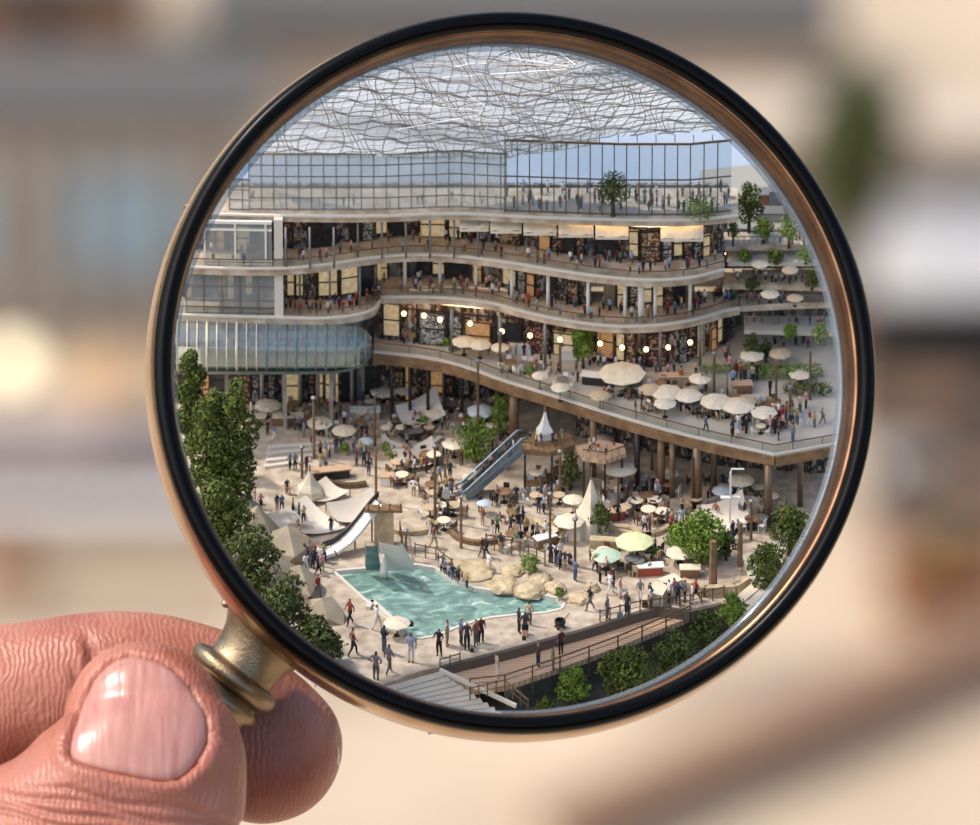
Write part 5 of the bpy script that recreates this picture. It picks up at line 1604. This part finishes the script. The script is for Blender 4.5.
placed = []
ZF = 'in front of the pool'
for px, py, pose, t, l in ((439, 656, 'chatting', 0, 0), (447, 646, 'standing', 7, 4), (461, 645, 'standing', 6, 1), (467, 650, 'standing', 10, 0), (476, 646, 'standing', 5, 3), (481, 643, 'standing', 13, 0),
        (519, 633, 'standing', 1, 0), (525, 637, 'dress', 10, 0), (529, 625, 'standing', 7, 3), (590, 610, 'walking', 0, 3), (607, 620, 'standing', 3, 3), (627, 616, 'standing', 10, 1), (650, 607, 'standing', 1, 2)):
    person(px, py, 0, hp(py), ZF, pose, t, l, 'people on the pool deck'); placed.append((px, py))
for px, py, t, l in ((350, 625, 4, 0), (377, 630, 2, 5), (353, 656, 5, 1), (384, 653, 1, 2), (389, 674, 3, 3), (411, 662, 9, 5), (376, 680, 3, 3), (318, 597, 4, 3)):
    person(px, py, 0, hp(py), 'west of the pool', None, t, l, 'people west of the pool'); placed.append((px, py))
for px, py, t, l in ((497, 678, 7, 5), (538, 667, 10, 1), (553, 670, 8, 3), (561, 655, 13, 0)):
    person(px, py, -.1, 26, 'on the timber boardwalk', 'standing', t, l, 'people on the boardwalk')
for px, py in ((438, 568), (441, 572), (445, 575), (449, 578), (453, 580), (457, 583), (462, 586), (443, 569), (451, 575), (459, 580), (467, 588)):
    person(px, py, 0, 16, 'in line at the pool edge', None, None, None, 'bathers at the pool edge'); placed.append((px, py))
for px, py in ((299, 544), (304, 560), (308, 567), (313, 569), (320, 566), (324, 562), (302, 552), (309, 556), (315, 560), (298, 562), (318, 575), (322, 572), (306, 573)):
    person(px, py, 0, 21, 'at the curved ramp foot', None, None, None, 'crowd at the foot of the ramp'); placed.append((px, py))
for px, py in ((261, 509), (277, 510), (282, 511), (255, 503), (250, 505), (293, 514), (299, 518), (304, 522), (287, 494), (298, 528), (331, 533)):
    person(px, py, 0, 17, 'among the sails and boulders', None, None, None, 'people among the sails'); placed.append((px, py))
for px, py in ((651, 608), (669, 603), (678, 604), (685, 602), (692, 604), (674, 599), (696, 600), (640, 602), (613, 588), (610, 594), (575, 581), (620, 598)):
    person(px, py, 0, 24, 'below the low curved wall', None, None, None, 'people by the low curved wall'); placed.append((px, py))
for px, py in ((489, 572), (551, 563), (556, 566), (560, 569), (565, 569), (570, 570), (595, 572), (631, 558), (636, 556), (655, 553), (619, 562), (560, 560), (606, 576), (600, 583)):
    person(px, py, 0, 21, 'behind the shore rocks', None, None, None, 'people behind the shore rocks'); placed.append((px, py))

def free(px, py, d=5):
    return all(abs(px - a) > d * .8 or abs(py - b_) > d for a, b_ in placed)
def scatter(n, poly, h, size, zone, group, bad=(), d=5, seed=0, poses=None):
    r = random.Random(seed); xs = [p[0] for p in poly]; ys = [p[1] for p in poly]; k = 0; tries = 0
    while k < n and tries < 6000:
        tries += 1
        px, py = r.uniform(min(xs), max(xs)), r.uniform(min(ys), max(ys))
        if not inpoly(px, py, poly) or not inside(px, py, CR - 10) or any(inpoly(px, py, b_) for b_ in bad) or not free(px, py, d): continue
        placed.append((px, py)); k += 1
        m = r.choice([1, 1, 2, 3])
        person(px, py, h, size(py) if callable(size) else size, zone, r.choice(poses) if poses else None, None, None, group)
        if m > 1 and k < n:                                  # people stand in knots
            a = px + r.choice((-5, 5)); b_ = py + r.uniform(-1.5, 1.5)
            if inpoly(a, b_, poly) and not any(inpoly(a, b_, q_) for q_ in bad): placed.append((a, b_)); k += 1; person(a, b_, h, size(py) if callable(size) else size, zone, None, None, None, group)
SLIDE = [(318, 500), (425, 500), (425, 575), (318, 575)]
ROCKS = [(230, 500), (345, 520), (345, 640), (230, 640)]
ESC = [(455, 470), (530, 450), (530, 500), (455, 500)]
BAD = [POOL, SLIDE, ROCKS, ESC]
# people riding the escalator
for i, f in enumerate((.2, .35, .48, .62, .75, .88)):
    p = a0.lerp(b0, f) + Vector((0, 0, .06)); person(0, 0, 0, 13, 'riding the escalator, %s' % ('near its foot', 'a third of the way up', 'at its middle', 'just past its middle', 'three quarters of the way up', 'near its head')[i], 'standing', z=p)
for i, (px, py) in enumerate(((530, 444), (536, 446), (541, 445), (553, 443), (562, 440), (556, 446), (590, 452), (598, 454), (606, 455), (614, 452), (594, 449))):
    person(px, py, .5, 13, 'on the raised timber platform', None, None, None, 'people on the timber platform')

scatter(26, [(250, 408), (380, 408), (380, 440), (250, 440)], 0, lambda y: hp(y) + 2, 'before the grey doors', 'people by the grey doors', BAD, 4, 1)
scatter(30, [(380, 408), (520, 408), (500, 460), (380, 450)], 0, lambda y: hp(y) + 1, 'before the dark shopfronts', 'people by the dark shopfronts', BAD, 4, 2)
scatter(20, [(262, 450), (380, 445), (380, 490), (300, 484)], 0, lambda y: hp(y) + 2, 'by the long pale steps', 'people by the pale steps', BAD, 5, 3)
scatter(26, [(385, 455), (470, 462), (455, 500), (440, 560), (420, 540), (400, 500)], 0, lambda y: hp(y) + 1, 'between slide and escalator', 'people between slide and escalator', BAD, 5, 4)
scatter(26, [(470, 505), (560, 470), (560, 545), (470, 560)], 0, hp, 'in front of the escalator', 'people in front of the escalator', BAD, 5, 5)
scatter(16, [(600, 480), (690, 500), (690, 530), (640, 545), (600, 505)], 0, hp, 'around the big cream parasol', 'people around the big cream parasol', BAD, 5, 6)
scatter(12, [(700, 480), (770, 500), (770, 545), (720, 540)], 0, hp, 'under the terrace corner', 'people under the terrace corner', BAD, 5, 7)
TERN = [(470, 350), (580, 372), (700, 395), (775, 410), (830, 415), (820, 435), (775, 449), (700, 433), (640, 418), (560, 393), (480, 366)]
scatter(50, TERN, H1, lambda y: 11 + (y - 350) / 100 * 9, 'near the terrace edge', 'people along the terrace edge', (), 4, 8)
for px, py in ((702, 392), (706, 390), (736, 378), (741, 380), (745, 384), (749, 386), (752, 382), (733, 386), (757, 380), (681, 384), (730, 372), (770, 396), (786, 420), (792, 418), (800, 412), (806, 408), (781, 424)):
    person(px, py, H1, 19, 'on the terrace behind its parasols', None, None, None, 'people on the eastern terrace')
def along(n, line, h, size, zone, group, seed, dy=(.03, .3), x0=0, x1=2000):
    r = random.Random(seed); e = [p for p in dense(line, 3) if inside(p[0], p[1], CR - 12) and x0 <= p[0] <= x1]
    for k in range(n):
        p = e[int((k + r.uniform(.1, .9)) / n * len(e)) % len(e)]; g = G(p[0], p[1], h); g.y += r.uniform(*dy) + .05
        person(0, 0, h, size, zone, None, r.choice([None, None, 0, 10, 1]), None, group, z=g)
along(22, E3, H3, 13, 'on the third gallery behind its railing', 'people on the third gallery', 1, x0=470)
along(26, E2, H2, 14, 'on the second gallery behind its railing', 'people on the second gallery', 2, x0=480, x1=735)
along(14, E2L, H2, 14, 'on the gallery above the glass tube', 'people above the glass tube', 3, (.03, .2), x0=285)
along(28, [(505, 216), (600, 218), (690, 220), (731, 216)], H4, 13, 'inside the glass pavilion on the roof', 'people inside the glass pavilion', 4, (.08, .5))

# the rest of the crowd, too small and too many to count
def crowd(name, label, items):
    q = MB(); cols = [t[1] for t in tops] + [l_[1] for l_ in legs[:3]]
    r = random.Random(5)
    sk0, hr0 = len(cols), len(cols) + 1
    for p, s in items:
        a = r.uniform(0, 6.28); x, y, z = p; t = r.randrange(14); l = 14 + r.randrange(3)
        for sg in (-1, 1): q.tube([(x + sg * .05 * s * cos(a), y + sg * .05 * s * sin(a) , z), (x + sg * .045 * s * cos(a), y + sg * .045 * s * sin(a), z + .5 * s)], [.035 * s, .055 * s], 5, l)
        q.tube([(x, y, z + .46 * s), (x, y, z + .62 * s), (x, y, z + .78 * s), (x, y, z + .83 * s)], [.09 * s, .085 * s, .11 * s, .04 * s], 6, t)
        for sg in (-1, 1): q.tube([(x + sg * .11 * s * cos(a), y + sg * .11 * s * sin(a), z + .8 * s), (x + sg * .14 * s * cos(a), y + sg * .14 * s * sin(a), z + .48 * s)], [.035 * s, .02 * s], 4, t)
        q.tube([(x, y, z + .83 * s), (x, y, z + .9 * s), (x, y, z + .93 * s)], [.04 * s, .055 * s, .05 * s], 6, sk0)
        q.tube([(x, y + .01 * s, z + .915 * s), (x, y + .01 * s, z + .97 * s), (x, y, z + .99 * s)], [.058 * s, .05 * s, .015 * s], 6, hr0)
    o = q.build(name, cols + [skins[1], hairs[0][1]])
    tag(o, label, 'crowd', kind='stuff')
r = random.Random(77); it = []
def addl(n, line, h, s, dy, x0=0, x1=2000):
    e = [p for p in dense(line, 2) if inside(p[0], p[1], CR - 12) and x0 <= p[0] <= x1]
    for _ in range(n):
        p = r.choice(e); g = G(p[0], p[1], h); g.y += r.uniform(*dy); it.append((g, s * .01155))
addl(60, E3, H3, 12, (.08, .38)); addl(60, E2, H2, 12, (.08, .38), x1=735); addl(22, E2L, H2, 12, (.08, .34), x0=285)
addl(36, [(505, 216), (731, 216)], H4, 11, (.1, .45)); addl(20, [(235, 213), (500, 213)], H4, 9, (.1, .3))
for a, b_, n, s in (([(390, 342), (480, 352), (590, 366), (700, 380), (730, 360)], H1, 60, 13), ([(738, 246), (820, 246)], H3, 10, 10), ([(738, 284), (820, 288)], 1.6, 16, 10), ([(745, 306), (835, 302)], H2, 14, 11), ([(748, 328), (830, 330)], 1.05, 10, 10), ([(745, 345), (828, 350)], H1, 10, 11), ([(190, 352), (355, 352)], .86, 22, 11)):
    addl(n, a, b_, s, (.0, .16))
it += OVER
crowd('crowd', 'dense far crowd of tiny shoppers on the galleries and the back of the terrace', [(tuple(p), s) for p, s in it])

# ------------------------------------------------------------------ café furniture and small props
def mk_table(m):
    t = thing('cafe_table', '', 'table', (0, 0, 0))
    MB().lathe([(.001, .098), (.06, .098), (.062, .106), (.001, .108)], 12).build('table_top', m, t)
    MB().tube([(0, 0, 0), (0, 0, .1)], .006, 5).build('leg', M['darkmetal'], t)
    MB().lathe([(.001, 0), (.035, 0), (.03, .006), (.001, .008)], 8).build('base', M['darkmetal'], t)
    return t
def mk_chair(m):
    q = MB(); q.box((0, 0, .062), (.05, .05, .008)); q.box((0, .024, .095), (.05, .006, .045))
    for a in (-1, 1):
        for b_ in (-1, 1): q.box((a * .021, b_ * .021, .03), (.006, .006, .06))
        q.box((a * .021, .024, .08), (.006, .006, .05))
    o = q.build('cafe_chair', m); o['category'] = 'chair'; return o
TB = [mk_table(m) for m in (M['cream'], M['tan'], M['timber'], M['greymetal'])]
CH = [mk_chair(m) for m in (M['darkmetal'], M['tan'], M['whitepaint'], mat('chair_brown', (112, 80, 62), .7))]
TN, CN = ('cream', 'tan', 'brown', 'grey'), ('dark', 'tan', 'white', 'brown')
ut, uc = [0] * 4, [0] * 4
bpy.context.view_layer.update()
ANCH = [(o.location.copy(), o['label']) for o in COL.objects if o.parent is None and o.get('category') in ('parasol', 'tree', 'bush', 'bench', 'lamp post', 'tent', 'plant', 'sail', 'post', 'signpost', 'wall', 'kiosk') and o.get('label') and 'out-of-focus' not in o['label'] and len(o['label'].split()) <= 8 and o.location.z > -10]
usedT = set()
def tables(n, poly, h, zone, seed, sc=1.0, nch=3, bad=()):
    r = random.Random(seed); xs = [p[0] for p in poly]; ys = [p[1] for p in poly]; k = 0; tr_ = 0
    while k < n and tr_ < 3000:
        tr_ += 1
        px, py = r.uniform(min(xs), max(xs)), r.uniform(min(ys), max(ys))
        if not inpoly(px, py, poly) or not inside(px, py, CR - 14) or any(inpoly(px, py, b_) for b_ in bad) or not free(px, py, 6): continue
        placed.append((px, py)); k += 1
        i = r.randrange(4); o = TB[i] if ut[i] == 0 else copy_tree(TB[i]); ut[i] = 1
        p = G(px, py, h); o.location = p; s = sc * r.uniform(.9, 1.15); o.scale = (s,) * 3
        for _, an in sorted(((a[0] - p).length, a[1]) for a in ANCH):
            if (i, an) not in usedT: break
        usedT.add((i, an))
        o['label'] = '%s café table by the %s' % (TN[i], an); o['group'] = 'café tables ' + zone
        j = r.randrange(4)
        for side, a in (('behind', 90), ('west of', 205), ('east of', -25), ('before', 270))[:nch]:
            a = radians(a + r.uniform(-18, 18))
            c_ = CH[j] if uc[j] == 0 else CH[j].copy()
            if uc[j]: COL.objects.link(c_)
            uc[j] = 1
            c_.location = (p.x + cos(a) * .095 * s, p.y + sin(a) * .095 * s, p.z); c_.rotation_euler = (0, 0, a - pi / 2); c_.scale = (s,) * 3
            c_['label'] = '%s café chair %s %s table by %s' % (CN[j], side, TN[i], an); c_['group'] = 'café chairs ' + zone
tables(16, [(385, 405), (500, 405), (470, 440), (385, 440)], 0, 'before the dark shopfronts', 1, .9, 3, BAD)
tables(10, [(255, 408), (375, 408), (375, 436), (255, 436)], 0, 'before the grey doors', 2, .9, 3, BAD)
tables(12, [(390, 460), (460, 465), (450, 540), (410, 500)], 0, 'between slide and escalator', 3, 1.1, 3, BAD)
tables(12, [(500, 500), (560, 470), (560, 550), (500, 550)], 0, 'before the escalator', 4, 1.15, 3, BAD)
tables(12, [(600, 470), (700, 500), (690, 540), (610, 510)], 0, 'around the big cream parasol', 5, 1.15, 3, BAD)
tables(8, [(690, 470), (780, 500), (770, 540), (700, 530)], 0, 'under the terrace corner', 6, 1.1, 3, BAD)
tables(5, [(600, 556), (660, 548), (660, 570), (606, 572)], 0, 'under the green parasols', 7, 1.3, 4, BAD)
tables(30, [(480, 352), (600, 376), (700, 398), (790, 408), (780, 440), (700, 424), (600, 400), (520, 378)], H1, 'on the terrace among the parasols', 8, .95, 3)
def prop(name, label, cat, px, py, h, fn, m, rz=0):
    p = G(px, py, h); q = MB(); fn(q); o = q.build(name, m); o.location = p; o.rotation_euler = (0, 0, rz); return tag(o, label, cat)
def counter(px, py, h, w, d, hh, label, m1, m2, rz=0):
    p = G(px, py, h); t = thing('kiosk_counter', label, 'kiosk', p, rz)
    MB().box((0, 0, hh * .45), (w, d, hh * .9)).build('body', m1, t); MB().box((0, 0, hh * .95), (w * 1.08, d * 1.15, hh * .12)).build('worktop', m2, t)
for i, (px, py, h, w, rz, lb) in enumerate(((288, 424, 0, .3, 0, 'timber kiosk counter before the grey doors'), (330, 478, 0, .4, .2, 'dark kiosk counter west of the timber post'), (365, 418, 0, .3, 0, 'sand coloured counter by the grey doors'), (500, 434, 0, .3, .1, 'counter in the shade by the green climber'), (610, 520, 0, .3, .3, 'red and grey counter beside the planter'), (545, 545, 0, .22, .5, 'low timber counter near the shore rocks'),
        (672, 360, H1, .34, .1, 'pale counter at the rounded shopfront'), (675, 384, H1, .3, .0, 'dark blue grey car-shaped counter behind the tan parasol'), (575, 358, H1, .3, 0, 'white counter near the slender tree'), (520, 352, H1, .24, 0, 'white kiosk wall behind the terrace parasols'), (742, 392, H1, .2, .1, 'red kiosk counter near the rim hedge'), (600, 384, H1, .36, -.2, 'long timber counter on the terrace'), (470, 486, 0, .14, 0, 'small white box counter at the escalator foot'), (387, 484, 0, .14, 0, 'white pedestal box on the open plaza'), (650, 574, 0, .26, .1, 'grey table counter below the green parasols'), (690, 576, 0, .2, 0, 'orange snack counter below the domed parasol'))):
    counter(px, py, h, w, .1, .11, lb, (M['timber'], M['darkmetal'], M['sandstone'], M['concrete'], mat('kiosk_red', (150, 70, 50), .7))[i % 5] if i not in (8, 9, 12, 13) else M['whitepaint'], (M['cream'], M['timberpale'], M['whitepaint'])[i % 3], rz)
# white stroller and bags on the deck
t = thing('stroller', 'dark stroller pushed along the deck in front of the pool', 'stroller', G(560, 628, 0), .4)
MB().lathe([(.001, .03), (.05, .04), (.06, .08), (.05, .1)], 10).build('seat', M['darkmetal'], t)
MB().tube([(.04, 0, .08), (.1, 0, .15)], .005, 5).build('handle', M['greymetal'], t)
for a, b_ in ((-1, -1), (1, -1), (1, 1), (-1, 1)): MB().tube([(a * .035, b_ * .03 - .004, .015), (a * .035, b_ * .03 + .004, .015)], .015, 10).build('wheel', M['darkmetal'], t)
person(567, 628, 0, 24, 'pushing the dark stroller', 'walking', 3, 1)
for i, (px, py, w) in enumerate(((620, 618, .06), (645, 607, .06), (472, 652, .035), (524, 640, .04), (411, 626, .05))):
    prop('shopping_bag', 'dark bag standing by people on the pool deck, %s' % ('under the bronze fence', 'next to the navy-topped person', 'beside the row of five', 'beside the pair in dark clothes', 'close to the cream parasol')[i], 'bag', px, py, 0, lambda q: (q.box((0, 0, w * .5), (w, w * .5, w)), q.tube([(-w * .3, 0, w), (0, 0, w * 1.4), (w * .3, 0, w)], .004, 4)), M['darkmetal'] if i else M['teal'])
